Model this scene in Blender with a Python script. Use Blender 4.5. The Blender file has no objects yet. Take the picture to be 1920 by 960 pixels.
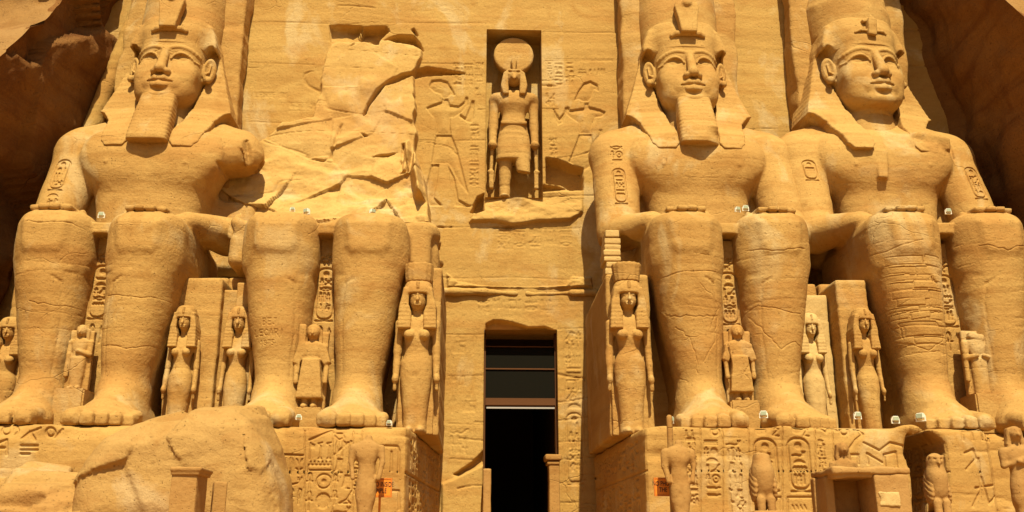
import bpy, math, random
import numpy as np

# ------------------------------------------------------------------ camera, world, sun, exposure
scene = bpy.context.scene
COL = scene.collection
F_PX = 1800.0
PITCH, YAW = math.radians(17.2), math.radians(2.3)
CAM = np.array([-1.8, -36.5, 1.7])
cd = bpy.data.cameras.new('camera')
cd.sensor_width = 36.0
cd.lens = 36.0 * F_PX / 1920.0
cd.clip_end = 1000
cam = bpy.data.objects.new('camera', cd)
COL.objects.link(cam)
cam.location = CAM
cam.rotation_euler = (math.pi / 2 + PITCH, 0, -YAW)
scene.camera = cam

SUN_EL, SUN_AZ = math.radians(56), math.radians(4.5)      # azimuth measured from the facade's normal towards the right
world = bpy.data.worlds.new('World')
scene.world = world
world.use_nodes = True
wn = world.node_tree
bg = wn.nodes['Background']
sky = wn.nodes.new('ShaderNodeTexSky')
sky.sky_type = 'NISHITA'
sky.sun_disc = False
sky.sun_elevation = SUN_EL
sky.sun_rotation = math.pi - SUN_AZ
sky.air_density = 1.0
sky.dust_density = 2.5
wn.links.new(sky.outputs[0], bg.inputs[0])
bg.inputs[1].default_value = 0.05
sd = bpy.data.lights.new('sun', 'SUN')
sd.energy = 5.0
sd.angle = math.radians(0.5)
sd.color = (1.0, 0.92, 0.66)
sun = bpy.data.objects.new('sun', sd)
COL.objects.link(sun)
SUN_DIR = np.array([math.sin(SUN_AZ) * math.cos(SUN_EL), -math.cos(SUN_AZ) * math.cos(SUN_EL), math.sin(SUN_EL)])
from mathutils import Vector
sun.rotation_euler = Vector(SUN_DIR).to_track_quat('Z', 'Y').to_euler()
sun.location = (10, -30, 60)
vs = scene.view_settings
vs.view_transform = 'Standard'
vs.look = 'None'
vs.exposure = 0.68
vs.gamma = 1.0
scene.cycles.max_bounces = 6
scene.cycles.diffuse_bounces = 3

# ------------------------------------------------------------------ measuring helper: photo pixel (1920 px) on the plane y = Y
_cp, _sp, _ct, _st = math.cos(YAW), math.sin(YAW), math.cos(PITCH), math.sin(PITCH)
_fw = np.array([_sp * _ct, _cp * _ct, _st])
_rt = np.array([_cp, -_sp, 0.0])
_up = np.cross(_rt, _fw)


def P(u, v, Y=0.0):
    d = _fw * F_PX + _rt * (u - 960) - _up * (v - 480)
    t = (Y - CAM[1]) / d[1]
    p = CAM + t * d
    return float(p[0]), float(p[2])


def PP(pts, Y=0.0, zoom=None):
    """pixel polygon -> (x, z) polygon; zoom = (x0, y0, factor) of an enlarged crop"""
    out = []
    for u, v in pts:
        if zoom:
            u, v = zoom[0] + u / zoom[2], zoom[1] + v / zoom[2]
        out.append(P(u, v, Y))
    return out


# ------------------------------------------------------------------ value noise
_rng = np.random.default_rng(7)
_NT = _rng.random((64, 64, 64)).astype(np.float32)


def vnoise(x, y, z):
    x, y, z = [np.asarray(a, np.float32) for a in np.broadcast_arrays(x, y, z)]
    xi, yi, zi = np.floor(x).astype(np.int32), np.floor(y).astype(np.int32), np.floor(z).astype(np.int32)
    fx, fy, fz = x - xi, y - yi, z - zi
    fx, fy, fz = [f * f * (3 - 2 * f) for f in (fx, fy, fz)]
    x0, y0, z0 = xi & 63, yi & 63, zi & 63
    x1, y1, z1 = (xi + 1) & 63, (yi + 1) & 63, (zi + 1) & 63
    T = _NT
    c00 = T[x0, y0, z0] * (1 - fx) + T[x1, y0, z0] * fx
    c10 = T[x0, y1, z0] * (1 - fx) + T[x1, y1, z0] * fx
    c01 = T[x0, y0, z1] * (1 - fx) + T[x1, y0, z1] * fx
    c11 = T[x0, y1, z1] * (1 - fx) + T[x1, y1, z1] * fx
    a = c00 * (1 - fy) + c10 * fy
    b = c01 * (1 - fy) + c11 * fy
    return (a * (1 - fz) + b * fz) * 2 - 1


def fbm(x, y, z, o=3):
    s, a, r = 0, 1.0, 0
    for i in range(o):
        s = s + a * vnoise(x * 2 ** i + 17.3 * i, y * 2 ** i + 5.1 * i, z * 2 ** i + 31.7 * i)
        r += a
        a *= 0.5
    return s / r


def facet(x, y, z, seed=0, n=60, lo=(-1, -1, -1), hi=(1, 1, 1)):
    """broken-stone cells: piecewise planar offsets"""
    rg = np.random.default_rng(seed)
    c = rg.uniform(lo, hi, (n, 3))
    g = rg.normal(0, 1, (n, 3))
    o = rg.normal(0, 1, n)
    best = np.full(np.broadcast(x, y, z).shape, 1e9)
    val = np.zeros_like(best)
    for i in range(n):
        dx, dy, dz = x - c[i, 0], y - c[i, 1], z - c[i, 2]
        d = dx * dx + dy * dy + dz * dz
        m = d < best
        best = np.where(m, d, best)
        val = np.where(m, o[i] + g[i, 0] * dx + g[i, 1] * dy + g[i, 2] * dz, val)
    return val


# ------------------------------------------------------------------ solid modelling on a grid of distances
def smin(a, b, k):
    if k <= 0:
        return np.minimum(a, b)
    h = np.maximum(k - np.abs(a - b), 0) / k
    return np.minimum(a, b) - h * h * k * 0.25


def smax(a, b, k):
    return -smin(-a, -b, k)


def spline(zs, vals, z):
    """smooth (monotone-ish cubic) interpolation"""
    zs, vals = np.asarray(zs, float), np.asarray(vals, float)
    if len(zs) < 3:
        return np.interp(z, zs, vals)
    dl = np.diff(vals) / np.diff(zs)
    m = np.zeros(len(zs))
    m[1:-1] = np.where(dl[:-1] * dl[1:] > 0, 2 * dl[:-1] * dl[1:] / (dl[:-1] + dl[1:] + 1e-12), 0)
    m[0], m[-1] = dl[0], dl[-1]
    i = np.clip(np.searchsorted(zs, z) - 1, 0, len(zs) - 2)
    h = zs[i + 1] - zs[i]
    t = np.clip((z - zs[i]) / h, 0, 1)
    return ((1 + 2 * t) * (1 - t) ** 2 * vals[i] + t * (1 - t) ** 2 * h * m[i]
            + t * t * (3 - 2 * t) * vals[i + 1] + t * t * (t - 1) * h * m[i + 1])


def rotm(rx=0, ry=0, rz=0):
    rx, ry, rz = [math.radians(a) for a in (rx, ry, rz)]
    X = np.array([[1, 0, 0], [0, math.cos(rx), -math.sin(rx)], [0, math.sin(rx), math.cos(rx)]])
    Ym = np.array([[math.cos(ry), 0, math.sin(ry)], [0, 1, 0], [-math.sin(ry), 0, math.cos(ry)]])
    Z = np.array([[math.cos(rz), -math.sin(rz), 0], [math.sin(rz), math.cos(rz), 0], [0, 0, 1]])
    return Z @ Ym @ X


def _loc(X, Y, Z, c, R):
    x, y, z = X - c[0], Y - c[1], Z - c[2]
    if R is None:
        return x, y, z
    return (R[0, 0] * x + R[1, 0] * y + R[2, 0] * z, R[0, 1] * x + R[1, 1] * y + R[2, 1] * z,
            R[0, 2] * x + R[1, 2] * y + R[2, 2] * z)


def ell(c, r, R=None):
    def fn(X, Y, Z):
        x, y, z = _loc(X, Y, Z, c, R)
        k0 = np.sqrt((x / r[0]) ** 2 + (y / r[1]) ** 2 + (z / r[2]) ** 2)
        k1 = np.sqrt((x / r[0] ** 2) ** 2 + (y / r[1] ** 2) ** 2 + (z / r[2] ** 2) ** 2)
        return k0 * (k0 - 1) / np.maximum(k1, 1e-6)
    m = max(r) if R is not None else np.array(r)
    return fn, np.array(c) - m, np.array(c) + m


def cap(a, b, ra, rb=None, sc=(1, 1, 1)):
    rb = ra if rb is None else rb
    a, b, sc = np.array(a, float), np.array(b, float), np.array(sc, float)
    A, B = a / sc, b / sc
    ab = B - A
    L = max(ab @ ab, 1e-9)

    def fn(X, Y, Z):
        x, y, z = X / sc[0] - A[0], Y / sc[1] - A[1], Z / sc[2] - A[2]
        t = np.clip((x * ab[0] + y * ab[1] + z * ab[2]) / L, 0, 1)
        return (np.sqrt((x - t * ab[0]) ** 2 + (y - t * ab[1]) ** 2 + (z - t * ab[2]) ** 2) - (ra + (rb - ra) * t)) * sc.min()
    m = max(ra, rb) * sc
    return fn, np.minimum(a, b) - m, np.maximum(a, b) + m


def rbox(c, h, r=0.05, R=None):
    def fn(X, Y, Z):
        x, y, z = _loc(X, Y, Z, c, R)
        qx, qy, qz = np.abs(x) - h[0] + r, np.abs(y) - h[1] + r, np.abs(z) - h[2] + r
        return (np.sqrt(np.maximum(qx, 0) ** 2 + np.maximum(qy, 0) ** 2 + np.maximum(qz, 0) ** 2)
                + np.minimum(np.maximum(np.maximum(qx, qy), qz), 0) - r)
    m = np.array(h) if R is None else np.abs(R) @ np.array(h)
    return fn, np.array(c) - m, np.array(c) + m


def loft(zs, cx, cy, rx, ry, n=2.0, capr=0.1):
    """stack of superelliptic sections along z"""
    zs = np.array(zs, float)
    A = [np.full(len(zs), v, float) if np.isscalar(v) else np.array(v, float) for v in (cx, cy, rx, ry, n)]

    def fn(X, Y, Z):
        v = [spline(zs, a, Z).astype(np.float32) for a in A]
        ex = v[4]
        f = ((np.abs(X - v[0]) / v[2]) ** ex + (np.abs(Y - v[1]) / v[3]) ** ex) ** (1 / ex)
        d = (f - 1) * np.minimum(v[2], v[3])
        return smax(d, np.maximum(Z - zs[-1], zs[0] - Z), capr)
    return (fn, np.array([(A[0] - A[2]).min(), (A[1] - A[3]).min(), zs[0]]),
            np.array([(A[0] + A[2]).max(), (A[1] + A[3]).max(), zs[-1]]))


def polysdf(px, pz, poly):
    """signed distance (negative inside) of a 2-d polygon"""
    poly = np.array(poly, float)
    d = np.full(np.broadcast(px, pz).shape, 1e9)
    inside = np.zeros(d.shape, bool)
    n = len(poly)
    for i in range(n):
        a, b = poly[i], poly[(i + 1) % n]
        e = b - a
        wx, wz = px - a[0], pz - a[1]
        t = np.clip((wx * e[0] + wz * e[1]) / max(e @ e, 1e-12), 0, 1)
        d = np.minimum(d, (wx - e[0] * t) ** 2 + (wz - e[1] * t) ** 2)
        c = ((a[1] <= pz) & (b[1] > pz)) | ((b[1] <= pz) & (a[1] > pz))
        xx = a[0] + (pz - a[1]) / (e[1] if abs(e[1]) > 1e-12 else 1e-12) * e[0]
        inside ^= c & (px < xx)
    d = np.sqrt(d)
    return np.where(inside, -d, d)


def prism(poly, y0, y1, r=0.05, batter=0.0):
    """outline in (x, z) with thickness along y; batter shifts the front back with height"""
    p = np.array(poly)

    def fn(X, Y, Z):
        d2 = polysdf(X[:, 0, :][:, None, :] * 1.0, Z[0, 0, :][None, None, :] * 1.0, poly) if False else None
        xx, zz = np.broadcast_arrays(X[:, 0, 0][:, None], Z[0, 0, :][None, :])
        d2 = polysdf(xx, zz, poly).astype(np.float32)[:, None, :] + r
        yc, hy = (y0 + y1) / 2, abs(y1 - y0) / 2
        dy = np.abs(Y - yc) - hy + r
        return np.sqrt(np.maximum(d2, 0) ** 2 + np.maximum(dy, 0) ** 2) + np.minimum(np.maximum(d2, dy), 0) - r
    return fn, np.array([p[:, 0].min(), min(y0, y1), p[:, 1].min()]), np.array([p[:, 0].max(), max(y0, y1), p[:, 1].max()])


def mir(pr):
    """the same shape on both sides of x = 0"""
    fn, lo, hi = pr
    m = max(abs(lo[0]), abs(hi[0]))
    return (lambda X, Y, Z: fn(np.abs(X), Y, Z)), np.array([-m, lo[1], lo[2]]), np.array([m, hi[1], hi[2]])


def flipx(pr):
    fn, lo, hi = pr
    return (lambda X, Y, Z: fn(-X[::-1], Y, Z)[::-1] if False else fn(-X, Y, Z)), np.array([-hi[0], lo[1], lo[2]]), np.array([-lo[0], hi[1], hi[2]])


class Vol:
    def __init__(s, lo, hi, h):
        s.lo, s.h = np.array(lo, float), h
        n = np.ceil((np.array(hi, float) - s.lo) / h).astype(int) + 1
        s.ax = [(s.lo[i] + h * np.arange(n[i])).astype(np.float32) for i in range(3)]
        s.d = np.full(n, 50.0, np.float32)

    def _sl(s, lo, hi, pad):
        sl = []
        for i in range(3):
            a = int(max(0, math.floor((lo[i] - pad - s.lo[i]) / s.h)))
            b = int(min(len(s.ax[i]), math.ceil((hi[i] + pad - s.lo[i]) / s.h) + 1))
            if b <= a:
                return None
            sl.append(slice(a, b))
        return tuple(sl)

    def _grid(s, sl):
        return s.ax[0][sl[0]][:, None, None], s.ax[1][sl[1]][None, :, None], s.ax[2][sl[2]][None, None, :]

    def add(s, pr, k=0.1):
        fn, lo, hi = pr
        sl = s._sl(lo, hi, k + 3 * s.h)
        if sl:
            s.d[sl] = smin(s.d[sl], fn(*s._grid(sl)), k)
        return s

    def cut(s, pr, k=0.05):
        fn, lo, hi = pr
        sl = s._sl(lo, hi, k + 3 * s.h)
        if sl:
            s.d[sl] = smax(s.d[sl], -fn(*s._grid(sl)), k)
        return s

    def warp(s, fn, lo=None, hi=None):
        """add fn(x, y, z) to the distances in a box"""
        sl = s._sl(s.lo if lo is None else lo, [a[-1] for a in s.ax] if hi is None else hi, 0)
        if sl:
            s.d[sl] += fn(*s._grid(sl)).astype(np.float32)
        return s

    def chain(s, pts, r, k=0.05, cut=False, mirror=False):
        for i in range(len(pts) - 1):
            r0, r1 = (r, r) if np.isscalar(r) else (r[i], r[i + 1])
            pr = cap(pts[i], pts[i + 1], r0, r1)
            if mirror:
                pr = mir(pr)
            (s.cut if cut else s.add)(pr, k)
        return s

    def mesh(s):
        d = np.pad(s.d, 1, constant_values=50.0)
        lo, h = s.lo - s.h, s.h
        d = np.clip(d, -2 * h, 2 * h)
        sg = d < 0
        n = np.array(d.shape) - 1
        cnt = np.zeros(n, np.int8)
        for i in (0, 1):
            for j in (0, 1):
                for k in (0, 1):
                    cnt += sg[i:n[0] + i, j:n[1] + j, k:n[2] + k]
        act = (cnt > 0) & (cnt < 8)
        ci = np.argwhere(act)
        idx = np.full(n, -1, np.int64)
        idx[act] = np.arange(len(ci))
        pos = np.zeros((len(ci), 3))
        num = np.zeros(len(ci))
        cor = {}
        for i in (0, 1):
            for j in (0, 1):
                for k in (0, 1):
                    cor[i, j, k] = d[ci[:, 0] + i, ci[:, 1] + j, ci[:, 2] + k]
        for a in cor:
            for ax in range(3):
                if a[ax] == 0:
                    b = list(a)
                    b[ax] = 1
                    da, db = cor[a], cor[tuple(b)]
                    m = (da < 0) != (db < 0)
                    t = np.where(m, da / np.where(m, da - db, 1), 0)
                    p = np.tile(np.array(a, float), (len(ci), 1))
                    p[:, ax] += t
                    pos[m] += p[m]
                    num[m] += 1
        V = (pos / num[:, None] + ci) * h + lo
        faces = []
        for ax in range(3):
            u, v = (ax + 1) % 3, (ax + 2) % 3
            sl0 = [slice(None)] * 3
            sl1 = [slice(None)] * 3
            sl0[ax], sl1[ax] = slice(0, -1), slice(1, None)
            a, b = sg[tuple(sl0)], sg[tuple(sl1)]
            e = np.argwhere(a != b)
            e = e[(e[:, u] > 0) & (e[:, v] > 0) & (e[:, u] < d.shape[u] - 1) & (e[:, v] < d.shape[v] - 1)]
            q = []
            for du, dv in ((-1, -1), (0, -1), (0, 0), (-1, 0)):
                c = e.copy()
                c[:, u] += du
                c[:, v] += dv
                q.append(idx[c[:, 0], c[:, 1], c[:, 2]])
            q = np.stack(q, 1)
            inn = a[e[:, 0], e[:, 1], e[:, 2]]
            q[~inn] = q[~inn][:, ::-1]
            faces.append(q)
        return V, np.concatenate(faces)


def vnormals(V, Fq):
    a, b, c, d = [V[Fq[:, i]] for i in range(4)]
    n = np.cross(c - a, d - b)
    N = np.zeros_like(V)
    for k in range(3):
        for i in range(4):
            N[:, k] += np.bincount(Fq[:, i], n[:, k], len(V))
    return N / np.maximum(np.linalg.norm(N, axis=1, keepdims=True), 1e-9)


def weather(V, Fq, amp=0.03, strata=0.02, fine=0.0, seed=0.0):
    """worn sandstone: soft lumps, thin horizontal beds that stand out or are eaten away"""
    N = vnormals(V, Fq)
    x, y, z = V.T
    dsp = amp * fbm(x * 0.7 + seed, y * 0.7, z * 0.9, 3)
    zz = z + 0.25 * vnoise(x * 0.25 + seed, y * 0.25, z * 0.1)
    bed = vnoise(x * 0.12 + seed, y * 0.12, zz * 2.6) + 0.6 * vnoise(x * 0.2, y * 0.2 + seed, zz * 6.5)
    dsp = dsp + strata * bed
    cr = np.abs(vnoise(x * 0.18 + seed * 3, y * 0.18, zz * 1.7))
    dsp = dsp - strata * 1.2 * np.exp(-(cr / 0.035) ** 2) * (vnoise(x * 0.35, y * 0.35 + 9, z * 0.35 + seed) > 0.0)
    if fine:
        dsp = dsp + fine * fbm(x * 4, y * 4, z * 5 + seed, 2)
    return V + N * dsp[:, None]


def refine(V, Fq, sel, k):
    """replace the chosen quads by k x k smaller ones"""
    S = Fq[sel]
    K = Fq[~sel]
    t = np.linspace(0, 1, k + 1)
    A, B = np.meshgrid(t, t, indexing='ij')
    w = np.stack([(1 - A) * (1 - B), A * (1 - B), A * B, (1 - A) * B], -1).reshape(-1, 4)
    pts = np.einsum('pk,fkd->fpd', w, V[S])
    nf = len(S)
    g = np.arange((k + 1) ** 2).reshape(k + 1, k + 1)
    loc = np.stack([g[:-1, :-1], g[1:, :-1], g[1:, 1:], g[:-1, 1:]], -1).reshape(-1, 4)
    nfq = (loc[None] + (np.arange(nf) * (k + 1) ** 2)[:, None, None]).reshape(-1, 4)
    pts = pts.reshape(-1, 3)
    key = np.round(pts, 4)
    _, first, inv = np.unique(key, axis=0, return_index=True, return_inverse=True)
    inv = inv.reshape(-1)
    NV = pts[first]
    nfq = inv[nfq] + len(V)
    return np.concatenate([V, NV]), np.concatenate([K, nfq]), len(V)


def carve(V, Fq, pat, axis=1, sign=1, k=3, nmin=0.35, extra=None):
    """cut a Pat into the faces that look along -axis*sign; axis 1: pattern in (x, z), axis 0: pattern in (y, z)"""
    o = 0 if axis == 1 else 1
    cen = V[Fq].mean(1)
    a, b, c, d = [V[Fq[:, i]] for i in range(4)]
    n = np.cross(c - a, d - b)
    n /= np.maximum(np.linalg.norm(n, axis=1, keepdims=True), 1e-9)
    sel = (-n[:, axis] * sign > nmin) & (cen[:, o] > pat.x0) & (cen[:, o] < pat.x1) & (cen[:, 2] > pat.z0) & (cen[:, 2] < pat.z1)
    if extra is not None:
        sel &= extra(cen)
    if not sel.any():
        return V, Fq
    V, Fq, n0 = refine(V, Fq, sel, k)
    dep = pat.sample(V[n0:, o], V[n0:, 2])
    V[n0:, axis] += sign * dep
    return V, Fq


# ------------------------------------------------------------------ incised drawing (depth maps for hieroglyphs, reliefs, scratched names)
class Pat:
    def __init__(s, x0, z0, x1, z1, res=0.02):
        s.x0, s.x1, s.z0, s.z1, s.res = min(x0, x1), max(x0, x1), min(z0, z1), max(z0, z1), res
        s.nx, s.nz = int((s.x1 - s.x0) / res) + 2, int((s.z1 - s.z0) / res) + 2
        s.d = np.zeros((s.nx, s.nz), np.float32)
        s.k = 1.0
        s.X = (s.x0 + res * np.arange(s.nx))[:, None]
        s.Z = (s.z0 + res * np.arange(s.nz))[None, :]

    def _win(s, xa, xb, za, zb):
        i0, i1 = max(0, int((xa - s.x0) / s.res)), min(s.nx, int((xb - s.x0) / s.res) + 2)
        j0, j1 = max(0, int((za - s.z0) / s.res)), min(s.nz, int((zb - s.z0) / s.res) + 2)
        return (slice(i0, i1), slice(j0, j1)) if i1 > i0 and j1 > j0 else None

    def line(s, pts, w=0.05, dep=0.04):
        for (ax, az), (bx, bz) in zip(pts[:-1], pts[1:]):
            m = w * 1.2
            win = s._win(min(ax, bx) - m, max(ax, bx) + m, min(az, bz) - m, max(az, bz) + m)
            if not win:
                continue
            X, Z = s.X[win[0]], s.Z[:, win[1]]
            ex, ez = bx - ax, bz - az
            t = np.clip(((X - ax) * ex + (Z - az) * ez) / max(ex * ex + ez * ez, 1e-12), 0, 1)
            q = np.sqrt((X - ax - t * ex) ** 2 + (Z - az - t * ez) ** 2)
            v = dep * np.clip((w * 0.75 - q) / (w * 0.45), 0, 1)
            s.d[win] = np.maximum(s.d[win], v)

    def fill(s, poly, dep=0.04, edge=0.03):
        p = np.array(poly)
        win = s._win(p[:, 0].min() - edge, p[:, 0].max() + edge, p[:, 1].min() - edge, p[:, 1].max() + edge)
        if not win:
            return
        q = polysdf(s.X[win[0]] + 0 * s.Z[:, win[1]], s.Z[:, win[1]] + 0 * s.X[win[0]], poly)
        s.d[win] = np.maximum(s.d[win], dep * np.clip(-q / edge + 0.3, 0, 1))

    def sunk(s, poly, dep=0.1, fall=0.22):
        """sunk relief: deep at the outline, swelling back to the wall plane inside"""
        p = np.array(poly)
        win = s._win(p[:, 0].min() - .1, p[:, 0].max() + .1, p[:, 1].min() - .1, p[:, 1].max() + .1)
        if not win:
            return
        q = polysdf(s.X[win[0]] + 0 * s.Z[:, win[1]], s.Z[:, win[1]] + 0 * s.X[win[0]], poly)
        v = np.where(q < 0, dep * np.exp(q / fall), 0) * np.clip(-q / 0.03 + 0.2, 0, 1)
        s.d[win] = np.where(q < 0.0, v, s.d[win])

    def sample(s, x, z):
        fx = np.clip((x - s.x0) / s.res, 0, s.nx - 1.001)
        fz = np.clip((z - s.z0) / s.res, 0, s.nz - 1.001)
        i, j = fx.astype(int), fz.astype(int)
        u, v = fx - i, fz - j
        r = (s.d[i, j] * (1 - u) * (1 - v) + s.d[i + 1, j] * u * (1 - v) + s.d[i, j + 1] * (1 - u) * v + s.d[i + 1, j + 1] * u * v)
        out = (x < s.x0) | (x > s.x1) | (z < s.z0) | (z > s.z1)
        return np.where(out, 0, r) * s.k


def circ(cx, cz, r, rz=None, a0=0, a1=360, n=14):
    rz = r if rz is None else rz
    return [(cx + r * math.cos(math.radians(a0 + (a1 - a0) * i / n)), cz + rz * math.sin(math.radians(a0 + (a1 - a0) * i / n))) for i in range(n + 1)]


# signs drawn in a unit box: ('l', points) stroke, ('f', points) sunk shape; second entry = width/height
GLYPH = {
    'reed': (0.4, [('f', [(.35, 0), (.65, 0), (.62, .35), (.9, .7), (.55, 1), (.3, .8), (.45, .4)])]),
    'ankh': (0.6, [('l', circ(.5, .76, .2, .24)), ('l', [(.5, .52), (.5, 0)]), ('l', [(.12, .5), (.88, .5)])]),
    'sun': (1.0, [('l', circ(.5, .5, .42)), ('f', circ(.5, .5, .14))]),
    'disc': (1.0, [('f', circ(.5, .5, .45))]),
    'water': (3.0, [('l', [(i / 8, .3 + .4 * (i % 2)) for i in range(9)])]),
    'water2': (2.2, [('l', [(i / 8, .62 + .3 * (i % 2)) for i in range(9)]), ('l', [(i / 8, .1 + .3 * (i % 2)) for i in range(9)])]),
    'bread': (1.6, [('f', circ(.5, .05, .48, .9, 0, 180))]),
    'mouth': (2.6, [('l', circ(.5, .1, .5, .75, 10, 170)), ('l', circ(.5, .9, .5, .75, 190, 350))]),
    'bird': (1.1, [('l', [(.95, .82), (.78, .9), (.66, .98), (.52, .9), (.5, .72), (.3, .5), (.05, .2), (.3, .28), (.5, .25), (.7, .38), (.74, .62), (.66, .8)]),
                   ('l', [(.5, .25), (.5, .02), (.7, .02)]), ('l', [(.4, .25), (.38, .02), (.5, .02)]), ('l', [(.35, .45), (.55, .4), (.62, .6)])]),
    'owl': (0.9, [('f', [(.3, .98), (.75, .98), (.8, .75), (.7, .4), (.55, .2), (.1, .05), (.25, .5)]), ('l', [(.5, .2), (.5, 0), (.75, 0)])]),
    'basket': (2.2, [('f', circ(.5, .95, .48, .9, 180, 360))]),
    'snake': (2.0, [('l', [(.02, .3), (.2, .12), (.38, .32), (.55, .12), (.75, .3), (.85, .62), (.98, .66)])]),
    'viper': (2.2, [('l', [(.02, .25), (.3, .35), (.6, .2), (.85, .35), (.9, .6)]), ('l', [(.85, .6), (.82, .9)]), ('l', [(.92, .6), (.97, .9)])]),
    'eye': (2.0, [('l', circ(.5, .35, .48, .5, 0, 180)), ('l', circ(.5, .65, .48, .5, 180, 360)), ('f', circ(.5, .5, .14, .26))]),
    'feather': (0.45, [('l', [(.45, 0), (.4, .7), (.55, .95), (.8, .9), (.75, .6), (.5, .1)])]),
    'bars': (1.8, [('l', [(.02, .15), (.98, .15)]), ('l', [(.02, .5), (.98, .5)]), ('l', [(.02, .85), (.98, .85)])]),
    'bar': (4.0, [('f', [(.02, .2), (.98, .2), (.98, .8), (.02, .8)])]),
    'men': (2.0, [('l', [(.02, .1), (.98, .1), (.98, .6), (.02, .6), (.02, .1)])] + [('l', [(.1 + .16 * i, .6), (.1 + .16 * i, .95)]) for i in range(6)]),
    'scarab': (0.8, [('f', circ(.5, .45, .24, .36)), ('l', [(.3, .6), (.05, .8), (.12, .95)]), ('l', [(.7, .6), (.95, .8), (.88, .95)]), ('l', [(.3, .3), (.06, .15)]), ('l', [(.7, .3), (.94, .15)])]),
    'was': (0.45, [('l', [(.5, 0), (.5, .8), (.15, .95), (.7, 1)]), ('l', [(.3, .02), (.5, .14), (.7, .02)])]),
    'seated': (0.8, [('f', circ(.5, .86, .13)), ('f', [(.35, .7), (.6, .7), (.62, .45), (.9, .42), (.92, .05), (.2, .05), (.25, .4)]), ('l', [(.55, .62), (.9, .66)])]),
    'strokes': (1.1, [('f', [(.1, .05), (.25, .05), (.25, .95), (.1, .95)]), ('f', [(.43, .05), (.58, .05), (.58, .95), (.43, .95)]), ('f', [(.76, .05), (.9, .05), (.9, .95), (.76, .95)])]),
    'house': (1.4, [('l', [(.3, .08), (.05, .08), (.05, .92), (.95, .92), (.95, .08), (.7, .08)])]),
    'arm': (2.6, [('l', [(.02, .6), (.1, .3), (.65, .3), (.9, .55), (.98, .5)]), ('l', [(.1, .55), (.6, .55)])]),
    'bee': (1.2, [('l', circ(.4, .45, .26, .18)), ('l', [(.5, .6), (.75, .95)]), ('l', [(.35, .6), (.55, .95)]), ('l', [(.65, .5), (.9, .6), (.98, .8)]), ('l', [(.4, .28), (.35, .03)]), ('l', [(.55, .3), (.6, .03)])]),
    'sedge': (0.55, [('l', [(.5, 0), (.5, .95)]), ('l', [(.5, .45), (.1, .75)]), ('l', [(.5, .45), (.9, .75)]), ('l', [(.5, .2), (.1, .3)]), ('l', [(.5, .2), (.9, .3)])]),
    'plough': (1.1, [('l', [(.02, .1), (.6, .35), (.98, .95)]), ('l', [(.02, .1), (.9, .1), (.55, .35)])]),
    'flag': (0.5, [('l', [(.3, 0), (.3, 1)]), ('f', [(.3, 1), (.95, .9), (.95, .7), (.3, .65)])]),
}
TALL = ['reed', 'ankh', 'feather', 'was', 'sedge', 'flag']
SQ = ['sun', 'bird', 'owl', 'scarab', 'seated', 'strokes', 'bee', 'house', 'plough', 'disc', 'bird', 'owl']
WIDE = ['water', 'water2', 'bread', 'mouth', 'basket', 'snake', 'viper', 'eye', 'bars', 'bar', 'men', 'arm', 'bread']


def glyph(p, name, x0, z0, w, h, sw=0.05, dep=0.04, mirror=False):
    for kind, pts in GLYPH[name][1]:
        q = [(x0 + ((1 - a) if mirror else a) * w, z0 + b * h) for a, b in pts]
        if kind == 'l':
            p.line(q, sw, dep)
        else:
            p.fill(q, dep, sw * 0.6)


def column(p, x0, z0, x1, z1, rg, sw=0.05, dep=0.04, gap=0.05, mirror=False):
    """fill an upright column with signs from the top down"""
    W = x1 - x0
    if W < .08:
        return
    z = z1
    while z > z0 + 0.12 * W:
        r = rg.random()
        if r < 0.5:
            n = rg.choice(WIDE)
            h = min(W / GLYPH[n][0], 0.38 * W)
            h = max(h, 0.22 * W)
            if z - h < z0:
                break
            glyph(p, n, x0 + .04 * W, z - h, W * .92, h, sw, dep, mirror)
        elif r < 0.8:
            h = W * rg.uniform(.55, .75)
            if z - h < z0:
                break
            a, b = rg.choice(SQ), rg.choice(TALL)
            wb = h * 0.45
            if rg.random() < .5:
                glyph(p, a, x0, z - h, W - wb - gap, h, sw, dep, mirror)
                glyph(p, b, x1 - wb, z - h, wb, h, sw, dep, mirror)
            else:
                glyph(p, b, x0, z - h, wb, h, sw, dep, mirror)
                glyph(p, a, x0 + wb + gap, z - h, W - wb - gap, h, sw, dep, mirror)
        else:
            h = W * rg.uniform(.6, .8)
            if z - h < z0:
                break
            for i in range(3):
                glyph(p, rg.choice(TALL), x0 + i * W / 3, z - h, W / 3 - gap, h, sw, dep, mirror)
        z -= h + gap


def cartouche(p, x0, z0, x1, z1, rg, sw=0.05, dep=0.05):
    W = x1 - x0
    r = W * .42
    out = circ(x1 - r, z1 - r, r, r, 0, 90, 6) + circ(x0 + r, z1 - r, r, r, 90, 180, 6) + circ(x0 + r, z0 + r, r, r, 180, 270, 6) + circ(x1 - r, z0 + r, r, r, 270, 360, 6)
    p.line(out + [out[0]], sw * 1.1, dep)
    p.line([(x0 + .02 * W, z0 - sw * 1.2), (x1 - .02 * W, z0 - sw * 1.2)], sw * 1.1, dep)
    m = W * .17
    glyph(p, 'disc', x0 + W * .3, z1 - W * .55, W * .4, W * .4, sw, dep)
    column(p, x0 + m, z0 + W * .2, x1 - m, z1 - W * .62, rg, sw, dep, sw)


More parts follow.
